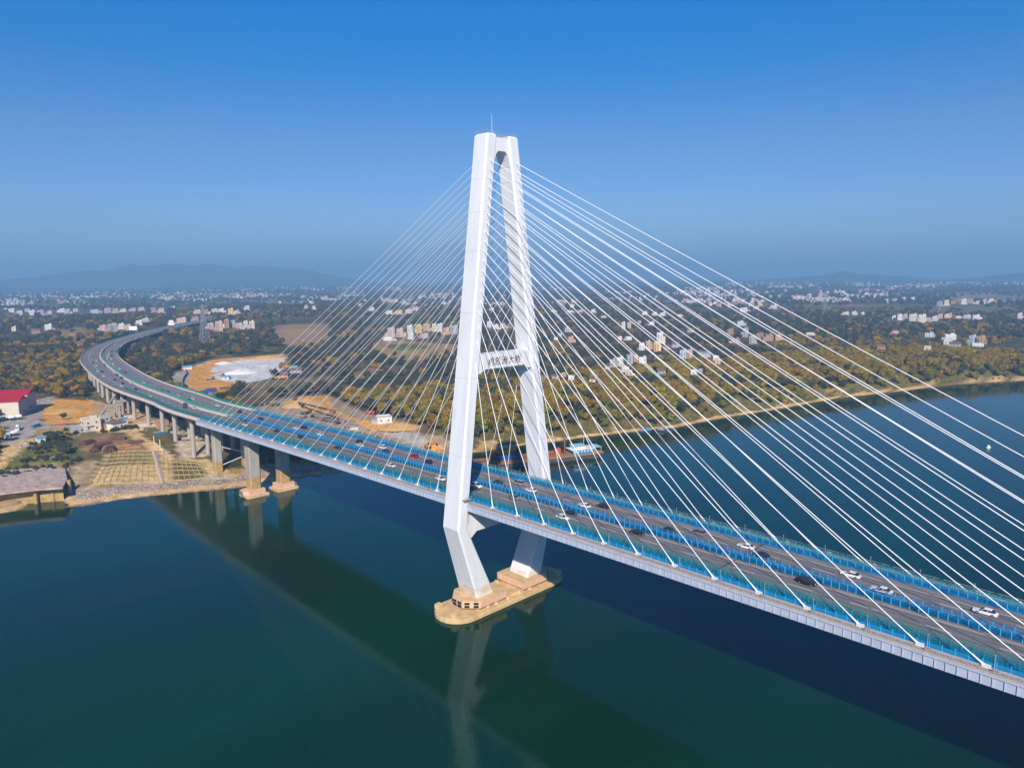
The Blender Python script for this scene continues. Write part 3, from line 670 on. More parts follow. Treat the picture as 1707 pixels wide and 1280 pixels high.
# ------------------------------------------------------------------ vehicles
PAINT = {'white': mat('white_car_paint', (.78, .78, .79), .3, .5, coat=.5), 'black': mat('black_car_paint', (.012, .013, .018), .25, .5, coat=.6),
         'grey': mat('grey_car_paint', (.17, .18, .20), .3, .5, coat=.5), 'silver': mat('silver_car_paint', (.42, .44, .48), .3, .5, metal=.4, coat=.4),
         'red': mat('red_car_paint', (.30, .015, .02), .3, .5, coat=.5), 'blue': mat('dark_blue_car_paint', (.02, .06, .12), .3, .5, coat=.5),
         'green': mat('teal_car_paint', (.02, .16, .15), .3, .5, coat=.4), 'yellow': mat('yellow_car_paint', (.6, .45, .05), .35, .5), 'pink': mat('pale_pink_car_paint', (.6, .36, .36), .35, .5)}
m_tail = mat('tail_lamp_red', (.35, .01, .01), .3, .5); m_head = mat('head_lamp_glass', (.75, .76, .78), .2, .6); m_hub = mat('alloy_wheel', (.45, .45, .47), .35, .5, metal=.6)
def lofty(secs, m, q):
    """secs: list of (x, [(y, z) ...]) cross-sections"""
    q.rings([[(x, y, z) for y, z in pr] for x, pr in secs], m)
def car_meshes(kind, paint):
    suv = kind != 'sedan'; L = 5.0; w = .93 if not suv else .97
    hb = .80 if not suv else .95; ht = 1.45 if not suv else 1.75
    def sec(hw, z0, z1, c_=.14): return [(-hw, z0 + .1), (-hw + .06, z0), (hw - .06, z0), (hw, z0 + .1), (hw, z1 - c_), (hw - c_, z1), (-hw + c_, z1), (-hw, z1 - c_)]
    q = MB(); pm = PAINT[paint]
    xs = [(-2.5, .78, .45, .68), (-2.42, .86, .3, hb - .02), (-1.9, w, .22, hb + .06), (-1.2, w, .2, hb + .08), (0, w, .2, hb + .04), (1.1, w, .2, hb + .02), (1.9, w - .03, .22, hb - .08), (2.35, w - .12, .28, hb - .2), (2.5, w - .25, .4, .6)]
    lofty([(x, sec(h, a_, b_)) for x, h, a_, b_ in xs], pm, q); body = q
    g = MB(); r_ = MB()
    if kind == 'sedan': G = [(-1.95, .78, hb + .06), (-1.25, .70, ht - .08), (.25, .70, ht - .05), (1.15, .80, hb + .03)]
    elif kind == 'van': G = [(-2.4, .88, hb + .06), (-2.25, .82, ht), (1.0, .82, ht), (1.9, .85, hb)]
    else: G = [(-2.38, .86, hb + .06), (-2.0, .77, ht - .06), (.3, .77, ht), (1.25, .85, hb + .02)]
    (x0, w0, z0), (x1, w1, z1), (x2, w2, z2), (x3, w3, z3) = G
    g.add([(x0, -w0, z0), (x0, w0, z0), (x3, w3, z3), (x3, -w3, z3), (x1, -w1, z1), (x1, w1, z1), (x2, w2, z2), (x2, -w2, z2)],
          [(0, 1, 5, 4), (1, 2, 6, 5), (2, 3, 7, 6), (3, 0, 4, 7), (4, 5, 6, 7), (3, 2, 1, 0)], m_glass)
    r_.add([(x1 - .03, -w1 - .01, z1), (x1 - .03, w1 + .01, z1), (x2 + .03, w2 + .01, z2), (x2 + .03, -w2 - .01, z2), (x1 + .12, -w1 + .1, z1 + .06), (x1 + .12, w1 - .1, z1 + .06), (x2 - .12, w2 - .1, z2 + .06), (x2 - .12, -w2 + .1, z2 + .06)],
           [(0, 1, 5, 4), (1, 2, 6, 5), (2, 3, 7, 6), (3, 0, 4, 7), (4, 5, 6, 7), (3, 2, 1, 0)], pm)
    xm = (x1 + x2) / 2
    for sy in (-1, 1):
        for xp in (xm - .05, x2 - .1): r_.tube((xp, sy * (w1 + .02), z1), (xp + (.8 if xp > xm else 0), sy * (w0 + .015), z0), .05, pm, 4)
    return body, g, r_
CARP = {}
def car_proto(kind, paint, detailed=True):
    if (kind, paint, detailed) in CARP: return CARP[(kind, paint, detailed)]
    body, g, r_ = car_meshes(kind, paint); P = {}
    if detailed:
        P['body'] = body.mesh('body'); P['window'] = g.mesh('window'); P['roof'] = r_.mesh('roof')
        if 'wheel' not in CARP:
            q = MB(); q.tube((0, -.12, 0), (0, .12, 0), .34, m_dark, 14); q.tube((0, -.13, 0), (0, .13, 0), .2, m_hub, 10); CARP['wheel'] = q.mesh('wheel')
            q = MB(); q.box((0, 0, 0), (.12, .34, .14), m_head); CARP['headlight'] = q.mesh('headlight')
            q = MB(); q.box((0, 0, 0), (.1, .34, .14), m_tail); CARP['tail_light'] = q.mesh('tail_light')
            q = MB(); q.box((0, 0, 0), (.14, .2, .13), m_dark); CARP['mirror'] = q.mesh('mirror')
    else:
        for src in (g, r_):
            for f, k_ in zip(src.f, src.mi): pass
            o = len(body.v); body.v += src.v
            for f, k_ in zip(src.f, src.mi): body.f.append(tuple(o + i for i in f)); body.mi.append(body._mi(src.m[k_]))
        for sx_ in (-1.5, 1.5):
            for sy in (-.85, .85): body.tube((sx_, sy - .1, .33), (sx_, sy + .1, .33), .33, m_dark, 8)
        P['all'] = body.mesh('car')
    CARP[(kind, paint, detailed)] = P; return P
def place_car(kind, paint, loc, rz, label, group, detailed=True):
    P = car_proto(kind, paint, detailed); nm = {'sedan': 'car', 'suv': 'car', 'van': 'van'}[kind]
    if not detailed:
        o = bpy.data.objects.new(nm, P['all']); C.objects.link(o); o.location = loc; o.rotation_euler = (0, 0, rz); return tag(o, label, nm, group)
    t_ = thing(nm, label, nm, loc, rz, group)
    def ch(name, mesh, lc=(0, 0, 0)):
        o = bpy.data.objects.new(name, mesh); C.objects.link(o); o.parent = t_; o.location = lc; return o
    ch('body', P['body']); ch('window', P['window']); ch('roof', P['roof'])
    for sx_ in (-1.52, 1.5):
        for sy in (-.84, .84): ch('wheel', CARP['wheel'], (sx_, sy, .34))
    hz = .66 if kind == 'sedan' else .8
    for sy in (-.58, .58): ch('headlight', CARP['headlight'], (2.40, sy, hz - .05)); ch('tail_light', CARP['tail_light'], (-2.46, sy * 1.1, hz))
    for sy in (-1.03, 1.03): ch('mirror', CARP['mirror'], (.85, sy, .98))
    return t_
CARS = [  # pixel of the car in the photograph, colour, kind
 (1417.5, 956, 'white', 'sedan'), (1468.8, 982, 'white', 'sedan'), (1642, 1018, 'white', 'sedan'), (1343, 968, 'black', 'suv'), (1061.5, 886, 'black', 'sedan'),
 (1114, 882, 'black', 'sedan'), (1165, 887, 'grey', 'suv'), (1246, 910, 'white', 'sedan'), (1267, 923, 'black', 'sedan'), (1004, 842, 'black', 'suv'),
 (828, 802.5, 'black', 'sedan'), (864, 804, 'silver', 'van'), (885.5, 816, 'white', 'sedan'), (973, 841, 'white', 'sedan'), (856, 827.5, 'grey', 'sedan'), (952, 853.5, 'black', 'sedan'), (938, 861, 'white', 'sedan'),
 (799, 808, 'white', 'suv'), (791, 813, 'black', 'sedan'), (735, 797, 'white', 'sedan'), (407.6, 707, 'white', 'sedan'), (409.5, 701, 'black', 'suv'), (461.7, 718, 'black', 'sedan'), (502, 728, 'black', 'suv'),
 (563.5, 745.5, 'black', 'sedan'), (651, 774.5, 'white', 'sedan'), (434, 697.5, 'black', 'sedan'), (493.5, 713, 'white', 'sedan'), (506, 712, 'black', 'suv'), (533.5, 723, 'white', 'sedan'), (540, 718.5, 'silver', 'suv'),
 (597.7, 735.5, 'black', 'suv'), (600.5, 741.5, 'white', 'sedan'), (636.3, 744.5, 'white', 'suv'), (643.5, 751.5, 'blue', 'sedan'), (689, 759.5, 'red', 'suv'), (711.8, 769, 'black', 'suv'),
 (362.5, 675.5, 'white', 'sedan'), (399, 686, 'black', 'suv'), (321.3, 663.5, 'white', 'sedan'), (311.6, 666, 'green', 'sedan'), (311, 674.5, 'black', 'suv'), (308.5, 678.5, 'blue', 'sedan'), (326.7, 679, 'white', 'sedan'),
 (250.6, 660, 'white', 'sedan'), (226.6, 648, 'black', 'sedan'), (204.6, 638.5, 'black', 'sedan'), (202, 642.5, 'white', 'sedan'), (191.3, 632.5, 'blue', 'sedan'), (172, 627, 'white', 'sedan'), (169.8, 619, 'black', 'sedan'), (161, 619, 'white', 'sedan'),
 (160.6, 609, 'white', 'sedan'), (154.4, 604.5, 'black', 'sedan'), (161, 601, 'white', 'sedan'), (155.6, 594.5, 'grey', 'sedan'), (165, 589.5, 'pink', 'sedan'), (166.5, 585, 'red', 'sedan'), (179, 580.5, 'pink', 'sedan'), (188, 573.5, 'white', 'sedan'),
 (238.6, 638, 'white', 'sedan'), (226.6, 637.5, 'white', 'sedan'), (205.6, 629, 'black', 'sedan'), (197.7, 624.5, 'black', 'sedan'), (192.9, 620.5, 'white', 'sedan'), (203.4, 621.5, 'red', 'van'), (203, 617, 'grey', 'sedan'), (194.3, 615, 'white', 'sedan'),
 (185.3, 606.7, 'white', 'sedan'), (179.8, 607.5, 'red', 'sedan'), (185.7, 597.7, 'white', 'sedan'), (178.8, 596.4, 'white', 'sedan'), (186.5, 592.5, 'black', 'sedan'), (180.5, 592.4, 'white', 'sedan'), (181.3, 589, 'white', 'sedan'),
 (186.7, 585.5, 'black', 'sedan'), (193, 585.7, 'black', 'sedan'), (263, 650.5, 'green', 'sedan'), (279, 652.2, 'red', 'sedan'), (290.2, 659.6, 'white', 'sedan'), (207.3, 575.7, 'white', 'sedan'), (212.3, 571, 'white', 'sedan'),
 (231, 564.5, 'white', 'van'), (245, 560.5, 'green', 'van'), (236, 561, 'black', 'van'), (258, 557.2, 'yellow', 'sedan'), (271, 553.5, 'white', 'sedan')]
_S = np.array([(s,) + FR(s)[:3] for s in np.arange(-1600, 300, 1.0)])
rows = []
for u, v, paint, kind in CARS:
    z = 36.5
    for _ in range(12):
        P_ = bpz(u, v, z + .7); dd = np.hypot(_S[:, 1] - P_[0], _S[:, 2] - P_[1]); i = int(dd.argmin()); z = .5 * z + .5 * _S[i, 3]
    s = _S[i, 0]; x, y, zr, tx, ty = FR(s); o = (P_[0] - x) * (-ty) + (P_[1] - y) * tx; rows.append([s, o, paint, kind])
rows.sort(key=lambda r_: -r_[0]); cnt = {}
for r_ in rows:
    s, o, paint, kind = r_; side = 'near' if o < 0 else 'far'
    lim = (3.9, 12.3); o = (-1 if o < 0 else 1) * min(max(abs(o), lim[0]), lim[1] + (2.5 if s < -300 else 0))
    part_ = 'main' if s > 0 else ('side' if s > -240 else ('via' if s > -520 else 'curve'))
    word = {'white': 'white', 'black': 'black', 'grey': 'dark grey', 'silver': 'silver', 'red': 'dark red', 'blue': 'dark blue', 'green': 'teal', 'yellow': 'yellow', 'pink': 'pale pink'}[paint]
    kw = {'sedan': 'sedan', 'suv': 'off-roader', 'van': 'van'}[kind]; key = (side, part_, word, kw); cnt.setdefault(key, []).append((r_, o))
for (side, part_, word, kw), L in cnt.items():
    for i, (r_, o) in enumerate(L):
        s = r_[0]; x, y, zr, tx, ty = FR(s); p = pt(s, o, .0)
        where = {'main': 'right of the pylon', 'side': 'between pylon and shore', 'via': 'on the straight viaduct', 'curve': 'on the viaduct curve'}[part_]
        nth = (ordn(i) + ' ' if len(L) > 1 else '')
        lab = f"{nth}{word} {kw} {where}, {side} carriageway"
        rz = math.atan2(ty, tx) + (math.pi if side == 'far' else 0)
        place_car(r_[3], r_[2], p, rz, lab, 'vehicles driving over the bridge', s > -330)

# ------------------------------------------------------------------ houses
WALLS = {'white': (.70, .69, .68), 'grey': (.40, .41, .44), 'peach': (.58, .42, .34), 'orange': (.58, .34, .19), 'yellow': (.70, .50, .20), 'pink': (.56, .44, .43), 'brick': (.40, .23, .17), 'cream': (.68, .60, .48), 'pale blue': (.50, .56, .62)}
WM = {k_: mat('plaster_' + k_.replace(' ', '_'), v_, .85, .15, var=.14, scale=.25) for k_, v_ in WALLS.items()}
m_roofc = mat('concrete_roof', (.42, .38, .36), .9, .1, var=.25, scale=.2); m_tile = mat('old_tile_roof', (.20, .13, .12), .9, .1, var=.3, scale=.5)
m_redroof = mat('red_metal_roof', (.45, .015, .035), .5, .3, var=.2, scale=.3); m_blueroof = mat('pale_blue_metal_roof', (.16, .38, .55), .5, .3, var=.15, scale=.3)
WIN = None
q = MB(); q.box((0, 0, 0), (1.7, .3, 1.6), m_glass); WIN = q.mesh('window')
HMESH = {}
def place_house(x, y, z, w, dp, h, colr, rz, label, group, roof='flat', detail=1, name='house', cat='house'):
    """detail 0: one mesh; 1: wall, roof, windows as parts"""
    wm_ = WM[colr]; fl = max(1, int(round(h / 3.2)))
    t_ = thing(name, label, cat, (x, y, z), rz, group)
    q = MB(); q.box((0, 0, h / 2 - 1), (w, dp, h + 2), wm_)
    for k_ in range(1, fl): q.box((0, 0, k_ * h / fl), (w + .5, dp + .5, .22), WM['white'] if colr != 'white' else m_roofc)
    q.build('wall', t_)
    q = MB()
    if roof == 'flat':
        for xx in (-1, 1): q.box((xx * (w / 2 - .12), 0, h + .5), (.24, dp, 1.0), wm_)
        for yy in (-1, 1): q.box((0, yy * (dp / 2 - .12), h + .5), (w - .5, .24, 1.0), wm_)
        q.box((0, 0, h + .06), (w - .5, dp - .5, .12), m_roofc); r_ = q.build('roof', t_)
        if h > 5: q = MB(); q.box((w * .22, dp * .1, h + 1.5), (w * .36, dp * .42, 2.8), wm_); q.box((w * .22, dp * .1, h + 3.0), (w * .4, dp * .48, .2), m_roofc); q.build('stair_tower', r_)
        if h > 8 and detail: q = MB(); q.tube((-w * .28, dp * .2, h + .1), (-w * .28, dp * .2, h + 1.9), .8, m_steel, 10); q.build('water_tank', r_)
    else:
        rm = {'tile': m_tile, 'red': m_redroof, 'blue': m_blueroof}[roof]; e_ = .5; rh = min(w, dp) * (.26 if roof == 'tile' else .14)
        a_, b_ = w / 2 + e_, dp / 2 + e_
        q.add([(-a_, -b_, h), (a_, -b_, h), (a_, b_, h), (-a_, b_, h), (-a_, 0, h + rh), (a_, 0, h + rh)], [(0, 1, 5, 4), (2, 3, 4, 5), (0, 4, 3), (1, 2, 5), (3, 2, 1, 0)], rm); q.build('roof', t_)
    if roof == 'flat' and w > 7:
        sg_ = random.choice((-1, 1)); ah = h * random.uniform(.35, .75); aw = w * random.uniform(.3, .5); q = MB(); q.box((sg_ * (w / 2 + aw / 2 - .05), random.uniform(-2, 2), ah / 2 - 1), (aw, dp * .7, ah + 2), WM[random.choice(['grey', 'cream', colr, 'brick'])]); q.box((sg_ * (w / 2 + aw / 2 - .05), 0, ah + .1), (aw * .9, dp * .6, .2), m_roofc); q.build('annex', t_)
    if detail:
        nw = max(1, int(w // 3.6)); nd = max(1, int(dp // 4.2))
        for k_ in range(fl):
            zz = (k_ + .52) * h / fl
            for i in range(nw):
                o = bpy.data.objects.new('window', WIN); C.objects.link(o); o.parent = t_; o.location = ((i + .5) / nw * w - w / 2, -dp / 2, zz); o.scale = (.62, 1, .7)
            if detail > 1:
                for i in range(nd):
                    for sx_ in (-1, 1):
                        o = bpy.data.objects.new('window', WIN); C.objects.link(o); o.parent = t_; o.location = (sx_ * w / 2, (i + .5) / nd * dp - dp / 2, zz); o.rotation_euler = (0, 0, math.pi / 2)
        if fl > 1 and detail > 1:
            q = MB()
            for k_ in range(1, fl): q.box((-w * .2, -dp / 2 - .6, k_ * h / fl), (w * .4, 1.2, .18), m_roofc); q.box((-w * .2, -dp / 2 - 1.15, k_ * h / fl + .5), (w * .4, .1, .9), wm_)
            q.build('balcony', t_)
    else:
        pass
    return t_
HOUSES = []                                                        # footprints in the picture, for keeping trees off them
def house_px(u, v, wp, hp, colr, label, group, roof='flat', detail=1, dz=0, turn=None, name='house', cat='house', depth=None):
    P_ = hit(u, v); sc = ((P_ - CAM) @ FW) / FOC; w = max(4.5, wp * sc * .74); h = max(3.0, hp * sc * random.uniform(.78, 1.0))
    th = math.atan2(-(P_[0] - CAM[0]), (P_[1] - CAM[1])); rz = th + (random.uniform(-.35, .35) if turn is None else turn)
    dp = depth or min(w, random.uniform(9, 13)); f = (P_ - CAM)[:2]; f = f / np.linalg.norm(f)
    x, y = P_[0] + f[0] * dp / 2, P_[1] + f[1] * dp / 2
    HOUSES.append((u, v, wp, hp))
    return place_house(x, y, float(height(x, y)), w, dp, h, colr, rz, label, group, roof, detail, name, cat)
# houses one can tell apart: cluster phrase, then (u, v, w, h, colour, roof)
CL = {
 'in the village left of the viaduct bend': [(60, 557, 16, 8, 'brick', 'tile'), (82, 550, 14, 9, 'white', 'flat'), (172, 552, 13, 9, 'peach', 'flat'), (188, 553, 18, 14, 'grey', 'flat'), (203, 549, 11, 9, 'white', 'flat'), (213, 552, 14, 10, 'peach', 'flat'), (120, 559, 12, 5, 'brick', 'tile'), (24, 552, 8, 7, 'cream', 'flat')],
 'beside the woods beyond the viaduct bend': [(233, 542, 13, 7, 'white', 'flat'), (243, 537, 11, 6, 'white', 'flat'), (304, 540, 20, 11, 'pink', 'flat'), (327, 537, 12, 9, 'brick', 'flat')],
 'in the block row behind the tall lattice mast': [(351, 549, 12, 11, 'pink', 'flat'), (366, 552, 15, 16, 'peach', 'flat'), (379, 547, 10, 14, 'brick', 'flat'), (389, 546, 9, 11, 'grey', 'flat'), (399, 550, 14, 11, 'pink', 'flat'), (410, 546, 9, 11, 'cream', 'flat'), (420, 548, 11, 14, 'cream', 'flat')],
 'in the long village above the lattice mast': [(158, 523, 16, 6, 'pale blue', 'flat'), (180, 523, 11, 9, 'pink', 'flat'), (193, 523, 10, 8, 'peach', 'flat'), (206, 521, 10, 6, 'white', 'flat'), (222, 519, 10, 5, 'pink', 'flat'), (236, 519, 12, 6, 'peach', 'flat'), (256, 522, 12, 8, 'brick', 'flat'), (270, 522, 12, 9, 'peach', 'flat'), (289, 516, 9, 5, 'white', 'flat'), (330, 523, 13, 6, 'pink', 'flat'), (344, 524, 11, 7, 'brick', 'flat'), (358, 521, 12, 6, 'white', 'flat'), (370, 521, 11, 6, 'white', 'flat'), (385, 525, 11, 11, 'yellow', 'flat'), (396, 523, 7, 6, 'pink', 'flat'), (412, 517, 9, 8, 'white', 'flat')],
 'in the village at the left edge of the plain': [(8, 519, 9, 5, 'white', 'flat'), (20, 521, 12, 6, 'white', 'flat'), (33, 525, 11, 7, 'white', 'flat'), (46, 521, 11, 6, 'grey', 'flat'), (54, 526, 12, 9, 'white', 'flat'), (68, 526, 12, 8, 'grey', 'flat'), (84, 524, 9, 5, 'pink', 'flat'), (104, 521, 11, 7, 'white', 'flat'), (113, 523, 12, 8, 'grey', 'flat'), (126, 520, 8, 5, 'white', 'flat')],
 'in the tall terrace seen through the near cables': [(653, 562, 16, 17, 'pink', 'flat'), (667, 562, 15, 15, 'peach', 'flat'), (684, 556, 11, 15, 'white', 'flat'), (697, 555, 14, 13, 'yellow', 'flat'), (711, 552, 15, 13, 'orange', 'flat'), (724, 553, 10, 12, 'cream', 'flat'), (734, 553, 11, 12, 'white', 'flat'), (744, 558, 13, 11, 'orange', 'flat'), (757, 557, 16, 14, 'grey', 'flat'), (686, 566, 12, 9, 'white', 'flat'), (707, 564, 16, 6, 'pink', 'flat'), (646, 568, 20, 4, 'white', 'flat')],
 'beyond the terrace behind the near cables': [(650, 524, 14, 6, 'white', 'flat'), (665, 524, 16, 6, 'yellow', 'flat'), (680, 523, 12, 7, 'cream', 'flat'), (693, 518, 14, 7, 'pink', 'flat'), (620, 519, 9, 6, 'white', 'flat'), (543, 502, 8, 9, 'peach', 'flat'), (551, 502, 12, 5, 'pink', 'flat'), (510, 515, 10, 6, 'grey', 'flat'), (523, 516, 9, 5, 'white', 'flat'), (600, 511, 8, 5, 'pink', 'flat'), (636, 502, 5, 8, 'peach', 'flat'), (740, 508, 10, 5, 'cream', 'flat')],
 'between the two pylon legs': [(815, 546, 9, 9, 'white', 'flat'), (826, 549, 12, 7, 'white', 'flat'), (838, 547, 11, 6, 'pink', 'flat'), (849, 547, 9, 5, 'brick', 'tile'), (824, 510, 8, 5, 'pink', 'flat'), (836, 508, 9, 5, 'peach', 'flat'), (820, 518, 10, 4, 'peach', 'flat')],
 'in the grey and white hamlet above the river belt': [(1022, 612, 13, 12, 'grey', 'flat'), (1034, 610, 14, 14, 'white', 'flat'), (1049, 607, 13, 14, 'grey', 'flat'), (1059, 603, 9, 11, 'peach', 'flat'), (1072, 606, 15, 10, 'white', 'flat'), (1041, 620, 16, 7, 'white', 'flat'), (1048, 626, 16, 7, 'pink', 'flat'), (1012, 616, 12, 6, 'grey', 'tile'), (1101, 624, 18, 7, 'grey', 'tile'), (1157, 625, 13, 7, 'white', 'flat'), (1168, 622, 9, 6, 'grey', 'flat')],
 'around the yellow tower block right of the pylon': [(1070, 584, 12, 10, 'white', 'flat'), (1080, 583, 12, 15, 'peach', 'flat'), (1094, 586, 12, 17, 'yellow', 'flat'), (1100, 574, 14, 18, 'white', 'flat'), (1112, 584, 13, 8, 'brick', 'tile'), (1126, 580, 17, 8, 'grey', 'tile'), (1139, 598, 14, 14, 'pale blue', 'flat'), (1150, 598, 11, 14, 'peach', 'flat'), (1177, 596, 20, 9, 'pink', 'blue'), (1192, 601, 13, 8, 'white', 'flat'), (1196, 608, 12, 8, 'peach', 'flat'), (1166, 592, 9, 7, 'brick', 'tile')],
 'in the brick hamlet behind the long far cables': [(1218, 558, 12, 9, 'brick', 'flat'), (1226, 573, 18, 8, 'brick', 'flat'), (1243, 562, 11, 16, 'grey', 'flat'), (1254, 573, 13, 12, 'grey', 'flat'), (1267, 567, 14, 10, 'brick', 'flat'), (1281, 569, 17, 10, 'brick', 'flat'), (1296, 568, 13, 9, 'orange', 'flat'), (1234, 543, 14, 8, 'pale blue', 'flat'), (1351, 559, 14, 4, 'white', 'flat'), (1150, 554, 14, 5, 'grey', 'tile')],
 'scattered in the dark woods right of the pylon': [(1039, 548, 8, 12, 'white', 'flat'), (1049, 548, 8, 9, 'pink', 'flat'), (1075, 525, 9, 5, 'white', 'flat'), (1092, 526, 9, 5, 'cream', 'flat'), (1105, 527, 11, 6, 'white', 'flat'), (1086, 542, 11, 5, 'white', 'flat'), (1066, 539, 6, 4, 'pink', 'flat'), (1133, 528, 10, 3, 'cream', 'flat'), (1006, 530, 11, 4, 'white', 'tile'), (945, 554, 12, 7, 'grey', 'flat'), (934, 559, 8, 4, 'pale blue', 'blue'), (952, 571, 12, 8, 'orange', 'flat'), (926, 567, 8, 4, 'white', 'flat'), (1034, 566, 8, 5, 'white', 'flat'), (1047, 567, 13, 5, 'white', 'flat'), (989, 521, 9, 5, 'white', 'flat'), (967, 521, 11, 4, 'pink', 'flat'), (950, 521, 13, 3, 'white', 'flat'), (922, 520, 11, 3, 'pink', 'flat')],
 'among the brown trees along the pylon foot skyline': [(907, 633, 9, 7, 'brick', 'tile'), (925, 632, 14, 5, 'grey', 'tile'), (940, 628, 11, 5, 'orange', 'flat'), (953, 634, 13, 7, 'white', 'flat'), (988, 637, 14, 4, 'cream', 'tile')],
 'by the bright white hall on the plain': [(1240, 520, 16, 7, 'white', 'flat'), (1252, 513, 9, 10, 'pale blue', 'flat'), (1266, 510, 8, 6, 'yellow', 'flat'), (1290, 515, 13, 6, 'white', 'flat'), (1262, 515, 8, 4, 'cream', 'flat')],
 'in the white terrace on the right plain': [(1490, 533, 7, 7, 'white', 'flat'), (1499, 534, 10, 11, 'white', 'flat'), (1509, 533, 7, 10, 'pink', 'flat'), (1522, 536, 14, 13, 'white', 'flat'), (1537, 538, 15, 14, 'white', 'flat'), (1549, 537, 8, 6, 'pink', 'flat'), (1558, 535, 9, 8, 'white', 'flat'), (1567, 532, 9, 8, 'peach', 'flat'), (1577, 530, 10, 6, 'yellow', 'flat'), (1584, 529, 6, 7, 'orange', 'flat'), (1597, 531, 9, 4, 'white', 'flat'), (1612, 531, 11, 6, 'white', 'flat'), (1627, 533, 14, 7, 'white', 'flat'), (1700, 531, 8, 8, 'white', 'flat'), (1410, 525, 12, 4, 'cream', 'flat'), (1424, 525, 8, 5, 'white', 'flat'), (1438, 525, 6, 4, 'white', 'flat')],
 'in the small hamlet near the right edge': [(1549, 562, 18, 6, 'pale blue', 'flat'), (1583, 567, 22, 10, 'white', 'flat'), (1580, 575, 15, 8, 'white', 'flat'), (1592, 579, 20, 6, 'grey', 'tile'), (1621, 573, 11, 15, 'pale blue', 'flat'), (1635, 574, 13, 14, 'orange', 'flat'), (1630, 578, 22, 5, 'white', 'flat'), (1467, 583, 17, 5, 'brick', 'tile'), (1546, 584, 12, 6, 'cream', 'flat'), (1492, 556, 12, 3, 'peach', 'flat')],
 'in the row before the pale fields on the right': [(1478, 505, 6, 7, 'white', 'flat'), (1492, 502, 10, 4, 'pink', 'flat'), (1507, 500, 6, 4, 'white', 'flat'), (1521, 500, 8, 4, 'white', 'flat'), (1566, 511, 9, 8, 'grey', 'flat'), (1577, 510, 9, 9, 'cream', 'flat'), (1588, 507, 9, 6, 'brick', 'flat'), (1597, 507, 8, 9, 'brick', 'flat'), (1606, 508, 10, 9, 'white', 'flat'), (1617, 506, 9, 7, 'peach', 'flat'), (1630, 507, 9, 5, 'white', 'flat'), (1641, 507, 7, 7, 'white', 'flat'), (1651, 508, 10, 9, 'cream', 'flat'), (1659, 506, 5, 6, 'orange', 'flat'), (1672, 505, 11, 3, 'pale blue', 'blue'), (1687, 503, 8, 2.5, 'pale blue', 'blue')],
}
for phrase, L in CL.items():
    seen = {}
    for u, v, wp, hp, colr, roof in sorted(L): seen.setdefault((colr, roof), []).append((u, v, wp, hp))
    for (colr, roof), H in seen.items():
        for i, (u, v, wp, hp) in enumerate(H):
            rf = {'flat': 'flat-roofed', 'tile': 'dark tile-roofed', 'blue': 'blue-roofed'}[roof]
            lab = f"{(ordn(i) + ' ') if len(H) > 1 else ''}{colr} {rf} house {phrase}"
            house_px(u, v, wp, hp, colr, lab, 'houses ' + phrase, roof, 2 if (hp > 10 and v > 540) else 1)
# the far towns: too many to count
FAR = MB()
BANDS = [(-5, 600, 487, 497, 330), (-5, 140, 497, 508, 110), (140, 420, 489, 502, 110), (420, 760, 489, 510, 130), (0, 700, 479, 487, 170), (760, 1130, 480, 503, 90), (1130, 1330, 484, 506, 210), (1150, 1560, 471, 484, 260),
         (1320, 1500, 484, 505, 130), (1500, 1707, 468, 480, 120), (900, 1330, 500, 514, 60), (640, 860, 497, 512, 60), (1330, 1460, 494, 503, 60)]
fc_ = ['white', 'white', 'pink', 'cream', 'grey', 'peach', 'white', 'brick', 'pink']
FARP = []
for u0, u1, v0, v1, k_ in BANDS:
    cs = [(random.uniform(u0, u1), random.uniform(v0, v1)) for _ in range(max(3, k_ // 9))]
    for _ in range(k_):
        cu, cv = random.choice(cs); u = cu + random.gauss(0, 16); v = cv + random.gauss(0, 1.1)
        if not (u0 - 10 < u < u1 + 10 and v0 <= v <= v1): continue
        FARP.append((u, v))
for u, v in FARP:
    P_ = bpz(u, v, PLAIN); sc = ((P_ - CAM) @ FW) / FOC
    if np.linalg.norm(P_[:2]) > 10500: continue
    w = random.uniform(8, 15) * (1.2 if v < 488 else 1); h = random.choice([4, 4, 7, 7, 10]) * (1.2 if v < 488 else 1); z = float(height(P_[0], P_[1])); rz = random.uniform(0, 3.1); c_ = WM[random.choice(fc_)]
    FAR.box((P_[0], P_[1], z + h / 2 - 1), (w, random.uniform(8, 12), h + 2), c_, rz)
    FAR.box((P_[0], P_[1], z + h + .7), (w * .4, 5, 2.4), c_, rz)
    if len(HOUSES) < 2500: HOUSES.append((u, v, w / sc, h / sc))
tag(FAR.build('distant_town'), 'sprawl of tiny pale houses scattered to the horizon', 'town', None, 'stuff')

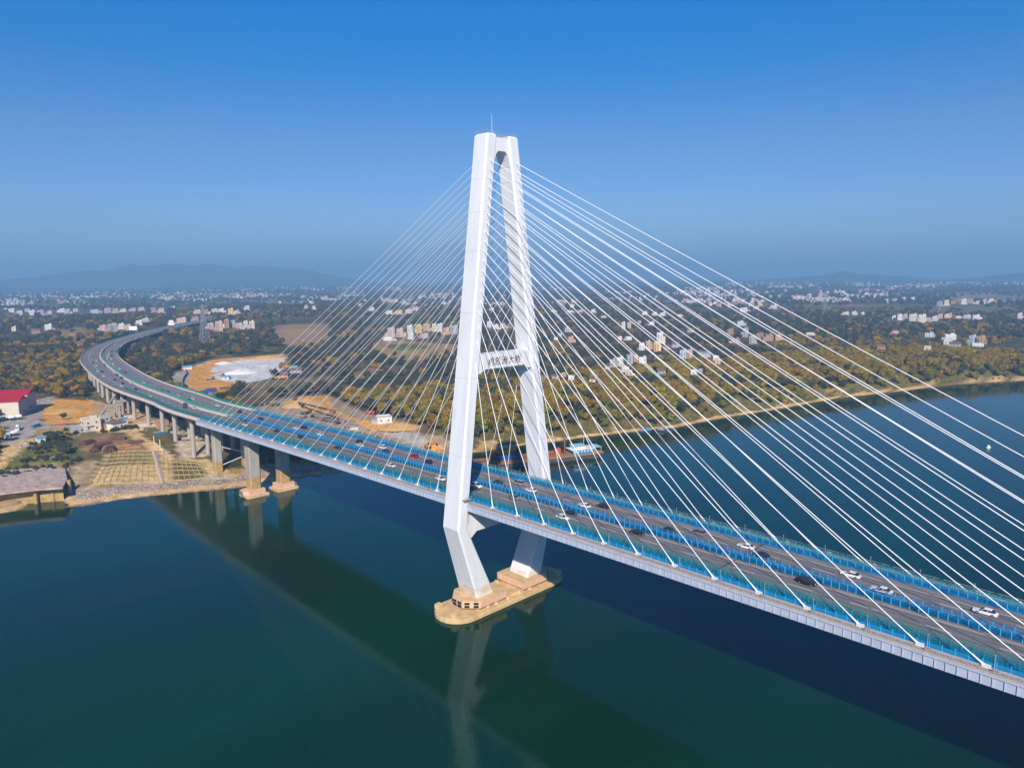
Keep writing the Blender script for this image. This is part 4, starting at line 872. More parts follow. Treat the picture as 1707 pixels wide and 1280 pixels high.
# ------------------------------------------------------------------ trees
def crown_mesh(name, hh, rr, nleaf, size, m, lobes=7, seed=0, tall=1.0):
    rg = random.Random(seed); q = MB(); cs = []
    for i in range(lobes):
        a = rg.uniform(0, 6.28); d_ = rr * .55 * math.sqrt(rg.random()); z = hh * rg.uniform(.42, .82)
        cs.append((d_ * math.cos(a), d_ * math.sin(a), z, rr * rg.uniform(.34, .55)))
    cs.append((0, 0, hh * .62, rr * .6))
    vs = []; fs = []
    for i in range(nleaf):
        cx, cy, cz, cr_ = rg.choice(cs); th = rg.uniform(0, 6.28); ph = math.acos(rg.uniform(-.65, 1)); k_ = cr_ * rg.uniform(.72, 1.08)
        p = Vector((cx + k_ * math.sin(ph) * math.cos(th), cy + k_ * math.sin(ph) * math.sin(th), cz + k_ * math.cos(ph) * .85 * tall))
        nrm = Vector((math.sin(ph) * math.cos(th), math.sin(ph) * math.sin(th), math.cos(ph))) + Vector((rg.uniform(-.6, .6), rg.uniform(-.6, .6), rg.uniform(-.5, .6)))
        nrm.normalize(); a_ = nrm.orthogonal().normalized(); b_ = nrm.cross(a_); rot = rg.uniform(0, 3.1); a2 = a_ * math.cos(rot) + b_ * math.sin(rot); b2 = nrm.cross(a2); s_ = size * rg.uniform(.6, 1.25)
        o = len(vs); vs += [p + a2 * s_, p + b2 * s_ * .8, p - a2 * s_ * .9, p - b2 * s_ * .7]; fs.append((o, o + 1, o + 2, o + 3))
    q.add(vs, fs, m); return q.mesh(name), cs
def trunk_mesh(hh, rr, seed, cs):
    rg = random.Random(seed); q = MB(); q.tube((0, 0, -.6), (0, 0, hh * .45), rr * .07, m_bark, 7, rr * .045); 
    for cx, cy, cz, cr_ in cs[:5]: q.tube((0, 0, hh * rg.uniform(.25, .42)), (cx, cy, cz), rr * .035, m_bark, 5, rr * .012)
    return q.mesh('trunk')
def leafmat(name, c1, c2):
    m = mat(name, c1, .8, .15, col2=c2, scale=.35, rnd=.28); return m
LM = {'olive': leafmat('olive_brown_leaves', (.30, .205, .024), (.17, .125, .02)), 'dark': leafmat('dark_green_leaves', (.070, .078, .040), (.038, .048, .030)),
      'rust': leafmat('rusty_leaves', (.37, .20, .02), (.24, .14, .018)), 'green': leafmat('bright_green_leaves', (.24, .22, .022), (.12, .13, .02)), 'purple': leafmat('bare_purplish_twigs', (.13, .085, .075), (.08, .06, .055))}
TW = {'olive': 'olive-brown', 'dark': 'dark green', 'rust': 'rust-coloured', 'green': 'bright green', 'purple': 'bare purplish'}
PROTO = {}
for ci, c_ in enumerate(LM):
    for k_ in range(3):
        cm, cs = crown_mesh('crown', 10, 4.9, 820, .52, LM[c_], seed=ci * 10 + k_, lobes=(6, 9, 12)[k_], tall=(.85, 1.15, 1.35)[k_]); PROTO[(c_, k_)] = (cm, trunk_mesh(10, 4.3, ci * 10 + k_, cs))
CLEAR = [[(0, 672), (30, 668), (50, 658), (95, 664), (165, 662), (180, 672), (230, 690), (345, 722), (400, 796), (490, 800), (600, 790), (620, 830), (0, 900)],
         [(283, 645), (283, 622), (305, 612), (350, 598), (470, 586), (480, 612), (445, 632), (400, 648), (375, 662), (330, 664), (300, 655)],
         [(395, 676), (425, 672), (470, 662), (548, 656), (580, 673), (610, 686), (680, 702), (700, 718), (752, 734), (790, 740), (760, 800), (400, 760)]]
CLEAR += [PATCH[i][0] for i in (23, 24, 25, 26, 28, 31, 32, 33, 34, 35, 36, 37, 38)]
HA = np.array([(u, v, w, h) for u, v, w, h in HOUSES])
def cand(n_, x0, x1, y0, y1):
    x = RNG.uniform(x0, x1, n_); y = RNG.uniform(y0, y1, n_); return x, y
T = []
def scatter(n_, xr, yr, cond, hrange):
    x, y = cand(n_, *xr, *yr); d = shore_d(x, y); z = height(x, y, d); u, v, w = proj(np.stack([x, y, z], -1)); fwd = ((np.stack([x, y, z], -1) - CAM) @ FW) > 10
    ok = fwd & (u > -60) & (u < 1770) & cond(x, y, d, u, v)
    x, y, d, z, u, v, w = (a_[ok] for a_ in (x, y, d, z, u, v, w))
    hh = RNG.uniform(*hrange, len(x)); ok = np.ones(len(x), bool)
    for poly in CLEAR: ok &= ~inpoly(u, v, poly)
    hp = hh / w * FOC; rp = hp * .42
    for hu, hv, hw, hhp in HA:
        ok &= ~((abs(u - hu) < hw * .5 + rp * .9) & (v > hv - 1.0 - hhp * .1) & (v - hp * .93 < hv - min(hhp * .2, 2.0)))
    # keep the road free
    near_ = np.where(ok & (x > -2800) & (y < 2600))[0]
    rs = np.array([FR(s)[:2] for s in np.arange(-3300, 60, 12)])
    for i in near_:
        if np.min(np.hypot(rs[:, 0] - x[i], rs[:, 1] - y[i])) < (22 if x[i] > -1200 else 19.5): ok[i] = False
    return [(x[i], y[i], z[i], hh[i], d[i], u[i], v[i], w[i]) for i in np.where(ok)[0]]
def gap(x, y, s, th, seed): return fbm(x, y, s, seed) > th
T += scatter(22000, (-900, 60), (60, 900), lambda x, y, d, u, v: (d > 9) & (d < 190) & ((u > 400) | (d > 60)) & (gap(x, y, 30, .22, 70) | (d > 60)) & ((d > 16) | gap(x, y, 10, .48, 71)), (6.5, 12.0))
T += scatter(5200, (-1000, -250), (-260, 160), lambda x, y, d, u, v: (d > 95) & (gap(x, y, 60, .30, 72)), (7, 11.5))
T += scatter(32000, (-2600, 500), (-900, 2600), lambda x, y, d, u, v: (d > 185) & (np.hypot(x, y) < 2100) & (gap(x, y, 210, .415, 73) | ((d < 900) & gap(x, y, 120, .33, 74) & (x > -900))), (7.5, 13))
print('trees', len(T))
def kind_of(t_):
    x, y, z, hh, d, u, v, w = t_; n1 = float(fbm(x, y, 55, 80)); r_ = RNG.random()
    if d < 24: return 'green' if r_ < .35 else ('dark' if r_ < .65 else 'olive')
    if d < 170 and y > 60: return ('dark' if n1 > .62 and r_ < .6 else 'olive') if r_ < .86 else ('rust' if r_ < .94 else 'green')
    lim = .17 if (v > 600 or (240 < u < 420 and 560 < v < 600)) else .06
    if v > 600 and u < 160: lim = .36
    if 1300 < u and v > 570: lim = .55
    if n1 > .58: lim += .3
    if r_ < lim: return 'olive' if r_ < lim * .6 else 'rust'
    return 'purple' if r_ > .84 else 'dark'
T = [(t_, kind_of(t_)) for t_ in T]
T.sort(key=lambda a_: -a_[0][3] / a_[0][7])
NIND = 280
vis = [i for i, (t_, k_) in enumerate(T) if 0 < t_[5] < 1707 and 450 < t_[6] < 900]
ind = set(vis[:NIND])
treecol = {}
for i in sorted(ind):
    (x, y, z, hh, d, u, v, w), k_ = T[i]; cm, tmh = PROTO[(k_, i % 3)]
    place = 'in the riverside belt behind the sandy shore' if y > 60 and d < 200 and u > 380 else 'in the woods beside the viaduct on the left bank'
    lab = f"{TW[k_]} bushy tree {place}"
    o = thing('tree', lab, 'tree', (x, y, z), random.uniform(0, 6.28), f"{TW[k_]} trees {place}"); o.scale = (hh / 10 * random.uniform(.9, 1.15),) * 2 + (hh / 10,)
    for nm, me_ in (('trunk', tmh), ('crown', cm)):
        c = bpy.data.objects.new(nm, me_); C.objects.link(c); c.parent = o
# the rest of the woods as instanced stuff, one object per leaf colour
def instanced(name, protos, P_, S_, R_, label, cat):
    me_ = bpy.data.meshes.new(name); me_.vertices.add(len(P_)); me_.vertices.foreach_set('co', np.asarray(P_, np.float32).reshape(-1))
    for an, ty, val in (('sc', 'FLOAT', S_), ('rz', 'FLOAT', R_), ('pk', 'INT', np.arange(len(P_)) % len(protos))):
        at_ = me_.attributes.new(an, ty, 'POINT'); at_.data.foreach_set('value', np.asarray(val, np.float32 if ty == 'FLOAT' else np.int32))
    o = bpy.data.objects.new(name, me_); C.objects.link(o)
    ng = bpy.data.node_groups.new(name, 'GeometryNodeTree'); ng.interface.new_socket('Geometry', in_out='INPUT', socket_type='NodeSocketGeometry'); ng.interface.new_socket('Geometry', in_out='OUTPUT', socket_type='NodeSocketGeometry')
    N_, L_ = ng.nodes, ng.links; gi = N_.new('NodeGroupInput'); go = N_.new('NodeGroupOutput'); jn = N_.new('GeometryNodeJoinGeometry')
    def attr(an, ty): a_ = N_.new('GeometryNodeInputNamedAttribute'); a_.data_type = ty; a_.inputs[0].default_value = an; return a_
    sc_, rz_, pk_ = attr('sc', 'FLOAT'), attr('rz', 'FLOAT'), attr('pk', 'INT')
    cx = N_.new('ShaderNodeCombineXYZ'); L_.new(rz_.outputs[0], cx.inputs[2])
    for k_, pr in enumerate(protos):
        ip = N_.new('GeometryNodeInstanceOnPoints'); oi = N_.new('GeometryNodeObjectInfo'); oi.inputs[0].default_value = pr
        cmpn = N_.new('FunctionNodeCompare'); cmpn.data_type = 'INT'; cmpn.operation = 'EQUAL'; cmpn.inputs[3].default_value = k_
        L_.new(pk_.outputs[0], cmpn.inputs[2]); L_.new(cmpn.outputs[0], ip.inputs['Selection']); L_.new(gi.outputs[0], ip.inputs['Points'])
        L_.new(oi.outputs['Geometry'], ip.inputs['Instance']); L_.new(cx.outputs[0], ip.inputs['Rotation']); L_.new(sc_.outputs[0], ip.inputs['Scale']); L_.new(ip.outputs[0], jn.inputs[0])
    L_.new(jn.outputs[0], go.inputs[0]); md_ = o.modifiers.new('spread', 'NODES'); md_.node_group = ng
    return tag(o, label, cat, None, 'stuff')
def protos_for(c_):
    r_ = []
    for k_ in range(3):
        o = bpy.data.objects.new('tree_shape', PROTO[(c_, k_)][0]); r_.append(o)
    return r_
STUFFLAB = {'olive': 'dense mass of olive-brown trees beyond the river bank', 'dark': 'dense mass of dark green trees over the plain', 'rust': 'rust-coloured trees mixed through the distant woods', 'green': 'bright green bushes on the far river slope', 'purple': 'leafless purplish trees mixed through the dark woods'}
rest = {}
for i, (t_, k_) in enumerate(T):
    if i not in ind: rest.setdefault(k_, []).append(t_)
# distant groves: same crowns, much larger clumps
GZN = []
xg = RNG.uniform(-10500, 2500, 110000); yg = RNG.uniform(-2600, 10500, 110000); dg = shore_d(xg, yg); rr_ = np.hypot(xg, yg); okg = (dg > 250) & (rr_ > 2000) & (rr_ < 10500)
okg &= (RNG.random(110000) < np.clip(1.5 - rr_ / 9000, .25, 1)) & (fbm(xg, yg, 420, 90) > .45)
xg, yg, dg = xg[okg], yg[okg], dg[okg]; zg = height(xg, yg, dg); ug, vg, wg = proj(np.stack([xg, yg, zg], -1)); okg = (ug > -40) & (ug < 1750) & (((np.stack([xg, yg, zg], -1) - CAM) @ FW) > 0)
for poly in CLEAR: okg &= ~inpoly(ug, vg, poly)
for hu, hv, hw, hhp in HA[HA[:, 1] < 530]: okg &= ~((abs(ug - hu) < hw * .5 + 1) & (vg > hv - 1) & (vg < hv + 3.0))
xg, yg, zg = xg[okg], yg[okg], zg[okg]; print('groves', len(xg))
for i in range(len(xg)):
    k_ = 'dark' if RNG.random() < .8 else ('purple' if RNG.random() < .6 else 'olive'); rest.setdefault(k_, []).append((xg[i], yg[i], zg[i] - 1.5, float(RNG.uniform(13, 21)), 0, 0, 0, 0))
for k_, L in rest.items():
    instanced('woodland', protos_for(k_), [(a_[0], a_[1], a_[2]) for a_ in L], [a_[3] / 10 for a_ in L], RNG.uniform(0, 6.28, len(L)), STUFFLAB[k_], 'woodland')
# low bushes on the banks
bx = scatter(20000, (-420, 60), (-140, 900), lambda x, y, d, u, v: (d > 7) & (d < 34) & (y > 95) & (fbm(x, y, 13, 95) > .42), (1.6, 4.2))
_cl = CLEAR; CLEAR = [PATCH[i][0] for i in (4, 5, 6, 7)]
b2 = scatter(6500, (-420, -180), (-260, 100), lambda x, y, d, u, v: (d > 18) & (d < 190) & (fbm(x, y, 18, 97) > .54) & ~inpoly(u, v, [(138, 725), (250, 725), (252, 750), (345, 763), (356, 805), (130, 815)]), (1.6, 5.0)); CLEAR = _cl
for nm, L, k_, lab in (('undergrowth', bx, 'green', 'low green bushes scattered along the far sandy bank'), ('scrub', b2, 'dark', 'low dark scrub on the slope beside the viaduct')):
    instanced(nm, protos_for(k_), [(a_[0], a_[1], a_[2] - .4 * a_[3]) for a_ in L], [a_[3] / 10 for a_ in L], RNG.uniform(0, 6.28, len(L)), lab, nm)
def single_tree(u, v, h, k_, label, scale_xy=1.0):
    P_ = hit(u, v); cm, tmh = PROTO[(k_, 1)]; o = thing('tree', label, 'tree', tuple(P_), random.uniform(0, 6), None); o.scale = (h / 10 * scale_xy,) * 2 + (h / 10,)
    for nm, me_ in (('trunk', tmh), ('crown', cm)): c = bpy.data.objects.new(nm, me_); C.objects.link(c); c.parent = o
single_tree(110, 757, 7.5, 'dark', 'round dark tree on the grass left of the pipe stacks', 1.5)
single_tree(91, 735, 7, 'dark', 'dark tree behind the small white shed on the grass', 1.5)
single_tree(106, 700, 6, 'dark', 'small dark tree alone on the orange soil heap')
single_tree(164, 716, 5, 'dark', 'small dark tree at the foot of the unfinished grey house', 1.3)
single_tree(1165, 668 + 22, 8, 'green', 'bright yellow-green tree on the far bank, left one of a pair', 1.3)
single_tree(1205, 660 + 22, 9, 'green', 'bright yellow-green tree on the far bank, right one of a pair', 1.3)
P_ = hit(1683, 636); t_ = thing('bare_tree', 'leafless grey tree leaning over the water at the right shore', 'tree', tuple(P_)); q = MB(); q.tube((0, 0, -1), (0, 0, 5), .35, m_bark, 6, .2)
for i in range(14): a_ = random.uniform(0, 6.28); q.tube((0, 0, random.uniform(1.5, 5)), (4 * math.cos(a_), 4 * math.sin(a_), random.uniform(5, 10)), .14, m_bark, 4, .03)
q.build('trunk', t_)
# ------------------------------------------------------------------ things on the left bank
def facing(P_): return math.atan2(-(P_[0] - CAM[0]), (P_[1] - CAM[1]))
def at(u, v): P_ = hit(u, v); return P_, float(((P_ - CAM) @ FW) / FOC)
# factory with two red roofs
Pf, scf = at(33, 696); rzf = facing(Pf) - .30; fac = thing('factory_hall', 'cream factory hall with two red metal roofs at the left edge', 'factory', tuple(Pf), rzf)
for k_, (y0, h0) in enumerate(((0, 12.5), (21.3, 14.5))):
    q = MB(); q.box((-30, y0 + 10.5, h0 / 2 - 1), (60, 21, h0 + 2), WM['cream']); 
    for x_ in (-14, -28, -42): q.box((x_, y0 - .06, h0 / 2), (.5, .2, h0), m_glass)
    q.box((.06, y0 + 10.5, h0 * .5), (.2, 20, h0 * .9), WM['grey']); wl_ = q.build('wall', fac)
    q = MB(); e_ = .6; q.add([(-61, y0 - e_, h0), (e_, y0 - e_, h0), (e_, y0 + 21.2, h0), (-61, y0 + 21.2, h0), (-61, y0 + 10.5, h0 + 3.4), (e_, y0 + 10.5, h0 + 3.4)], [(0, 1, 5, 4), (2, 3, 4, 5), (0, 4, 3), (1, 2, 5), (3, 2, 1, 0)], m_redroof); q.build('roof', fac)
    for i in range(5):
        o = bpy.data.objects.new('window', WIN); C.objects.link(o); o.parent = fac; o.location = (.2, y0 + 3 + i * 3.8, 4); o.rotation_euler = (0, 0, math.pi / 2)
house_px(152, 719, 34, 20, 'cream', 'unfinished cream concrete house with open upper floor by the dirt road', None, detail=2, turn=.25)
house_px(130, 722, 24, 10, 'grey', 'low grey annex left of the unfinished cream house', None, detail=1, turn=.25)
house_px(178, 711, 14, 20, 'grey', 'narrow grey concrete block right behind the unfinished cream house', None, detail=1, turn=.25)
house_px(193, 716, 26, 11, 'white', 'small white shed with brown roof at the dirt road bend', None, 'tile', detail=1, turn=.5)
house_px(206, 708, 8, 12, 'pale blue', 'tiny blue cabin behind the white brown-roofed shed', None, 'blue', detail=1, turn=.5)
house_px(68, 738, 11, 9, 'white', 'tiny white cabin standing alone on the grass', None, 'blue', detail=1, turn=.3)
house_px(640, 706, 33, 9, 'white', 'low white site office with stair tower on the sand yard', None, detail=1, turn=.15)
house_px(378, 633, 15, 6, 'pale blue', 'pale blue cabin beside the white gravel yard', None, 'blue', detail=1, turn=-.3)
house_px(490, 622, 38, 5, 'grey', 'long low dark-roofed shed right of the white gravel yard', None, 'tile', detail=1, turn=-.2)
house_px(470, 630, 30, 5, 'orange', 'long low orange-walled shed below the gravel yard', None, 'tile', detail=1, turn=-.2)
house_px(490, 616, 18, 4, 'white', 'low building with pale blue roof right of the gravel yard', None, 'blue', detail=0, turn=-.2)
house_px(312, 616, 18, 3, 'white', 'long white panel shed at the corner of the orange site', None, 'blue', detail=0, turn=.2)
house_px(271, 710, 22, 9, 'brick', 'rust-red flat shed beneath the viaduct', None, 'flat', detail=0, turn=.3)
m_bluec = mat('container_blue', (.04, .17, .33), .6, .3, var=.2)
# trucks
def truck_proto(cabc, bodyc, mixer=False):
    t_ = thing('truck', 'x', 'truck')
    q = MB(); q.box((0, 0, .95), (8.4, 1.1, .3), m_dark); q.build('chassis', t_)
    q = MB(); q.box((3.4, 0, 1.9), (1.9, 2.4, 2.2), cabc, 0, .93); cb = q.build('cab', t_)
    q = MB(); q.box((4.27, 0, 2.35), (.12, 2.0, .8), m_glass); q.build('windscreen', cb)
    q = MB()
    if mixer: q.rings([[(x, r_ * math.cos(i * math.pi / 6), 2.5 + .25 * (1 - (x + 3.8) / 6) + r_ * math.sin(i * math.pi / 6)) for i in range(12)] for x, r_ in ((-4.0, .6), (-2.4, 1.25), (-.4, 1.3), (1.6, .7))], bodyc); q.build('mixer_drum', t_)
    else:
        for p in (((-1.1, -1.2, 1.9), (6, .12, 1.4)), ((-1.1, 1.2, 1.9), (6, .12, 1.4)), ((-4.1, 0, 1.9), (.12, 2.4, 1.4)), ((1.9, 0, 2.1), (.12, 2.4, 1.8)), ((-1.1, 0, 1.25), (6, 2.4, .12))): q.box(p[0], p[1], bodyc)
        q.build('dump_box', t_)
    for x in (3.2, -1.6, -3.0):
        for y in (-1.05, 1.05): q = MB(); q.tube((x, y - .18, .52), (x, y + .18, .52), .52, m_dark, 12); q.build('wheel', t_)
    return t_
tp1 = truck_proto(m_white, m_white, True); tp2 = truck_proto(PAINT['green'], m_rail); tp3 = truck_proto(mat('yellow_machine_paint', (.62, .36, .03), .5, .3), m_ochre)
TRK = [(5, 701, tp1, 'white mixer truck parked first from the left edge below the factory'), (17, 700.5, tp1, 'white mixer truck parked second from the left edge below the factory'), (29, 699, tp1, 'white mixer truck parked third from the left edge below the factory'),
       (22, 727, tp1, 'white mixer truck standing alone on the lower yard'), (30, 717, tp1, 'white mixer truck on the yard road, rear one of two'), (3, 732, tp1, 'white mixer truck cut by the left edge of the yard'),
       (350, 633, tp2, 'green dump truck on the orange soil site'), (371, 627, tp3, 'yellow excavator truck at the foot of the white gravel heap')]
for i, (u, v, pr, lab) in enumerate(TRK):
    P_ = hit(u, v); first = pr['label'] == 'x'
    o = pr if first else dup(pr, tuple(P_), 0); o.location = tuple(P_); o.rotation_euler = (0, 0, facing(P_) + (math.pi / 2 + .9 if i < 3 else .6 + i)); o['label'] = lab; o['group'] = 'trucks parked on the left bank'
for u, v, lab in ((40, 745, 'white car on the green slope, nearer of two'), (49, 738.5, 'white car on the green slope, farther of two'), (277, 755.5, 'white car driving up the dirt road beside the pipe stacks')):
    P_ = hit(u, v); place_car('sedan', 'white', tuple(P_), facing(P_) + .5, lab, None)
P_ = hit(242, 690); place_car('suv', 'black', tuple(P_), .5, 'black off-roader parked in the shade under the viaduct', None)
# steel pipes and timber in heaps
m_pipe = mat('rusty_pipe', (.16, .085, .055), .7, .3, var=.4, scale=.8); m_wood = mat('fresh_timber', (.46, .26, .10), .85, .1, var=.25, scale=.8)
q = MB(); q.tube((-4.6, 0, 0), (4.6, 0, 0), .42, m_pipe, 10); pipe_m = q.mesh('steel_pipe'); q = MB(); q.box((0, 0, 0), (8.5, .9, .55), m_wood); wood_m = q.mesh('timber_beam')
def heap(u, v, nu, rows_, mesh, rz, lab, cat, grp, step, hstep):
    P_ = hit(u, v); a_ = facing(P_) + rz
    for r_ in range(rows_):
        for i in range(nu - r_):
            off_ = (i - (nu - r_ - 1) / 2) * step + random.uniform(-.08, .08); x = P_[0] - math.sin(a_) * off_; y = P_[1] + math.cos(a_) * off_
            if r_ == 0 and i == 0: zb = max(float(height(P_[0], P_[1])), float(height(x, y)))
            o = bpy.data.objects.new(mesh.name, mesh); C.objects.link(o); o.location = (x + random.uniform(-.6, .6), y, zb + hstep * (r_ + .55)); o.rotation_euler = (0, 0, a_ + random.uniform(-.05, .05)); tag(o, lab, cat, grp)
heap(145, 740, 7, 3, pipe_m, .9, 'brown steel pipe in the leftmost stack on the bank', 'pipe', 'pipes of the leftmost stack', .9, .76)
heap(160, 750, 7, 3, pipe_m, 1.3, 'rusty steel pipe in the dark stack nearest the slope grid', 'pipe', 'pipes of the nearest dark stack', .9, .76)
heap(184, 751, 8, 3, pipe_m, 1.4, 'dark steel pipe in the middle stack above the slope grid', 'pipe', 'pipes of the middle stack', .9, .76)
heap(196, 733, 6, 3, pipe_m, -.2, 'reddish steel pipe in the rear stack of the bank yard', 'pipe', 'pipes of the rear stack', .9, .76)
heap(172, 741, 6, 2, pipe_m, .5, 'loose steel pipe in the low pile between the stacks', 'pipe', 'pipes of the low pile', 1.0, .76)
heap(205, 744, 4, 2, wood_m, .15, 'yellowish timber beam right of the pipe stacks', 'timber beam', 'timber left part of the yard', 1.1, .56)
heap(222, 747, 3, 2, wood_m, .1, 'pale timber beam in the rightmost heap above the slope grid', 'timber beam', 'timber right end of the yard', 1.1, .56)
heap(226, 738, 5, 2, pipe_m, .1, 'brown steel pipe in the rightmost heap behind the timber', 'pipe', 'pipes of the rightmost heap', .95, .76)
heap(352, 651, 6, 3, pipe_m, .15, 'rust-brown pipe beside the blue tarpaulin', 'pipe', 'pipes beside the tarpaulin', 1.0, .76); heap(375, 648, 5, 2, pipe_m, .1, 'rust-brown pipe in the stack right of the blue tarpaulin', 'pipe', 'pipes right of the tarpaulin', 1.0, .76)
def mound(name, label, u, v, rx, ry, h, m, cat='heap', seed=0, n_=26, rings_=9):
    P_ = hit(u, v); q = MB(); a0 = facing(P_); vs = []; fs = []
    for k_ in range(rings_ + 1):
        t_ = k_ / rings_; r_ = 1 - t_
        for i in range(n_):
            a = 2 * math.pi * i / n_; w_ = 1 + .28 * (float(fbm(math.cos(a) * 3 + seed * 7, math.sin(a) * 3, 1.5, seed)) - .5)
            x = rx * r_ * w_ * math.cos(a); y = ry * r_ * w_ * math.sin(a); X = x * math.cos(a0) - y * math.sin(a0); Y = x * math.sin(a0) + y * math.cos(a0)
            z = h * (1 - r_ ** 1.35) * (1 + .35 * (float(noise2(P_[0] + X, P_[1] + Y, 5, seed)) - .5)) if k_ else -.8
            vs.append((X, Y, z))
    for k_ in range(rings_):
        for i in range(n_): fs.append((k_ * n_ + i, k_ * n_ + (i + 1) % n_, (k_ + 1) * n_ + (i + 1) % n_, (k_ + 1) * n_ + i))
    fs.append(tuple(range(rings_ * n_, rings_ * n_ + n_))); q.add(vs, fs, m); return tag(q.build(name, None, tuple(P_), smooth=True), label, cat)
mound('soil_heap', 'large flat orange soil heap beside the factory yard', 112, 686, 17, 12, 3.0, m_soilheap, seed=1)
mound('gravel_heap', 'long white gravel heap on the pale yard', 400, 622, 22, 13, 5, m_gravheap, seed=2); mound('gravel_heap', 'low white gravel heap at the back of the pale yard', 372, 606, 12, 8, 2.5, m_gravheap, seed=3)
mound('sand_heap', 'high orange sand ridge behind the white yard', 445, 598, 30, 8, 4.5, m_soilheap, seed=4); mound('sand_heap', 'orange sand heap right of the white yard', 482, 613, 12, 8, 3.5, m_soilheap, seed=5)
mound('sand_heap', 'largest orange sand heap behind the conveyors', 508, 676, 20, 12, 6, m_soilheap, seed=6); mound('sand_heap', 'orange sand heap right of the white site office', 668, 712, 17, 10, 3.5, m_soilheap, seed=7)
mound('sand_heap', 'small brown sand heap on the quay corner at the left edge', 14, 838, 7, 4, 2.4, mat('brown_sand_heap', (.34, .22, .14), .95, .05, var=.2, scale=.4, bump=.2), seed=8)
mound('sand_heap', 'pale sand patch heap under the viaduct columns', 243, 708, 12, 5, 1.2, mat('pale_sand', (.66, .52, .38), .95, .05, var=.15, scale=.3), seed=9)
tag(mound('tarpaulin', 'bright blue tarpaulin over a long pile by the viaduct', 345, 654, 11, 5.5, 2.6, mat('blue_tarpaulin', (.01, .12, .46), .6, .3, var=.4, scale=.5, bump=.3), 'tarpaulin', seed=10), 'bright blue tarpaulin over a long pile by the viaduct', 'tarpaulin')
P_, s_ = at(618, 691); q = MB(); q.tube((-3.4, 0, 1.8), (3.4, 0, 1.8), 1.5, mat('red_tank_paint', (.36, .06, .035), .6, .3, var=.3), 16); t_ = thing('storage_tank', 'rusty red cylindrical tank behind the white site office', 'tank', tuple(P_), facing(P_) - .2); q.build('shell', t_)
q = MB(); q.box((-2.2, 0, .3), (.4, 2.2, 1.2), m_rail); q.box((2.2, 0, .3), (.4, 2.2, 1.2), m_rail); q.build('cradle', t_)
# conveyors of the gravel plant
def conveyor(p0, p1, h0, h1, lab):
    A, B = hit(*p0), hit(*p1); A = np.array([A[0], A[1], A[2] + h0]); B = np.array([B[0], B[1], B[2] + h1]); t_ = thing('conveyor', lab, 'conveyor', tuple(A)); D = Vector(B - A); sd_ = Vector((-D.y, D.x, 0)).normalized()
    q = MB(); vs = [sd_ * -1.1, sd_ * 1.1, D + sd_ * 1.1, D - sd_ * 1.1]; up_ = Vector((0, 0, .7)); q.add(vs + [v_ + up_ for v_ in vs], [(3, 2, 1, 0), (4, 5, 6, 7), (0, 1, 5, 4), (1, 2, 6, 5), (2, 3, 7, 6), (3, 0, 4, 7)], mat('dark_conveyor_steel', (.10, .075, .075), .8, .2, var=.3)); q.build('belt', t_)
    q = MB()
    for f_ in (.3, .62, .95):
        p = D * f_; g = float(height(A[0] + p.x, A[1] + p.y)) - A[2]
        for sg_ in (-1, 1): q.tube((p.x + sd_.x * sg_ * 1.3, p.y + sd_.y * sg_ * 1.3, g - .3), (p.x + sd_.x * sg_, p.y + sd_.y * sg_, p.z), .14, m_rust, 5)
    q.build('support', t_); q = MB(); q.box(tuple(D + Vector((0, 0, -.2))), (3, 3, 2.6), m_rust, .4, .8); q.build('hopper', t_)
conveyor((500, 680), (556, 702), 4.0, 7.5, 'long dark conveyor sloping over the gravel plant'); conveyor((528, 700), (562, 709), 1.5, 4.5, 'lower dark conveyor ending in a rusty hopper'); conveyor((505, 682), (492, 674), 2, 5, 'short steep conveyor on top of the sand heap')
# excavator by the bank
P_, s_ = at(713, 747); ex = thing('excavator', 'orange excavator by the bank near the pylon', 'excavator', tuple(P_), facing(P_) + .4); m_or = mat('orange_machine', (.45, .19, .05), .5, .3)
q = MB(); q.box((0, -1.2, .5), (4, .7, 1), m_dark); q.box((0, 1.2, .5), (4, .7, 1), m_dark); q.build('track', ex); q = MB(); q.box((0, 0, 1.9), (3.6, 2.8, 1.7), m_or, 0, .92); q.build('body', ex); q = MB(); q.box((1.0, .8, 3.0), (1.4, 1.1, 1.3), m_glass); q.build('cab', ex)
q = MB(); q.tube((1.5, 0, 2), (4.2, 0, 5.2), .35, m_or, 6); q.tube((4.2, 0, 5.2), (6.8, 0, 2.4), .28, m_or, 6); q.box((6.9, 0, 1.9), (1.1, 1.3, 1.0), m_dark); q.build('arm', ex)
# concrete grid on the slope
def slope_grid(cs, nu, nv, lab):
    c_ = [hit(*p) for p in cs]; q = MB(); m_ = mat('weathered_slope_concrete', (.52, .38, .21), .9, .1, var=.4, scale=.3)
    def P(a, b): p = (c_[0] * (1 - a) + c_[1] * a) * (1 - b) + (c_[3] * (1 - a) + c_[2] * a) * b; return Vector((p[0], p[1], float(height(p[0], p[1])) + .12))
    def run(f, n_):
        ps = [f(i / n_) for i in range(n_ + 1)]
        for A, B in zip(ps[:-1], ps[1:]):
            d = (B - A); s_ = Vector((-d.y, d.x, 0)).normalized() * .17; up_ = Vector((0, 0, .28)); dn = Vector((0, 0, -.3)); q.add([A - s_ + dn, A + s_ + dn, B + s_ + dn, B - s_ + dn, A - s_ + up_, A + s_ + up_, B + s_ + up_, B - s_ + up_], [(4, 5, 6, 7), (0, 1, 5, 4), (2, 3, 7, 6), (1, 2, 6, 5), (3, 0, 4, 7)], m_)
    for i in range(nu + 1): run(lambda t_: P(i / nu, t_), 14)
    for j in range(nv + 1): run(lambda t_: P(t_, j / nv), 22)
    return tag(q.build('slope_grid'), lab, 'retaining grid')
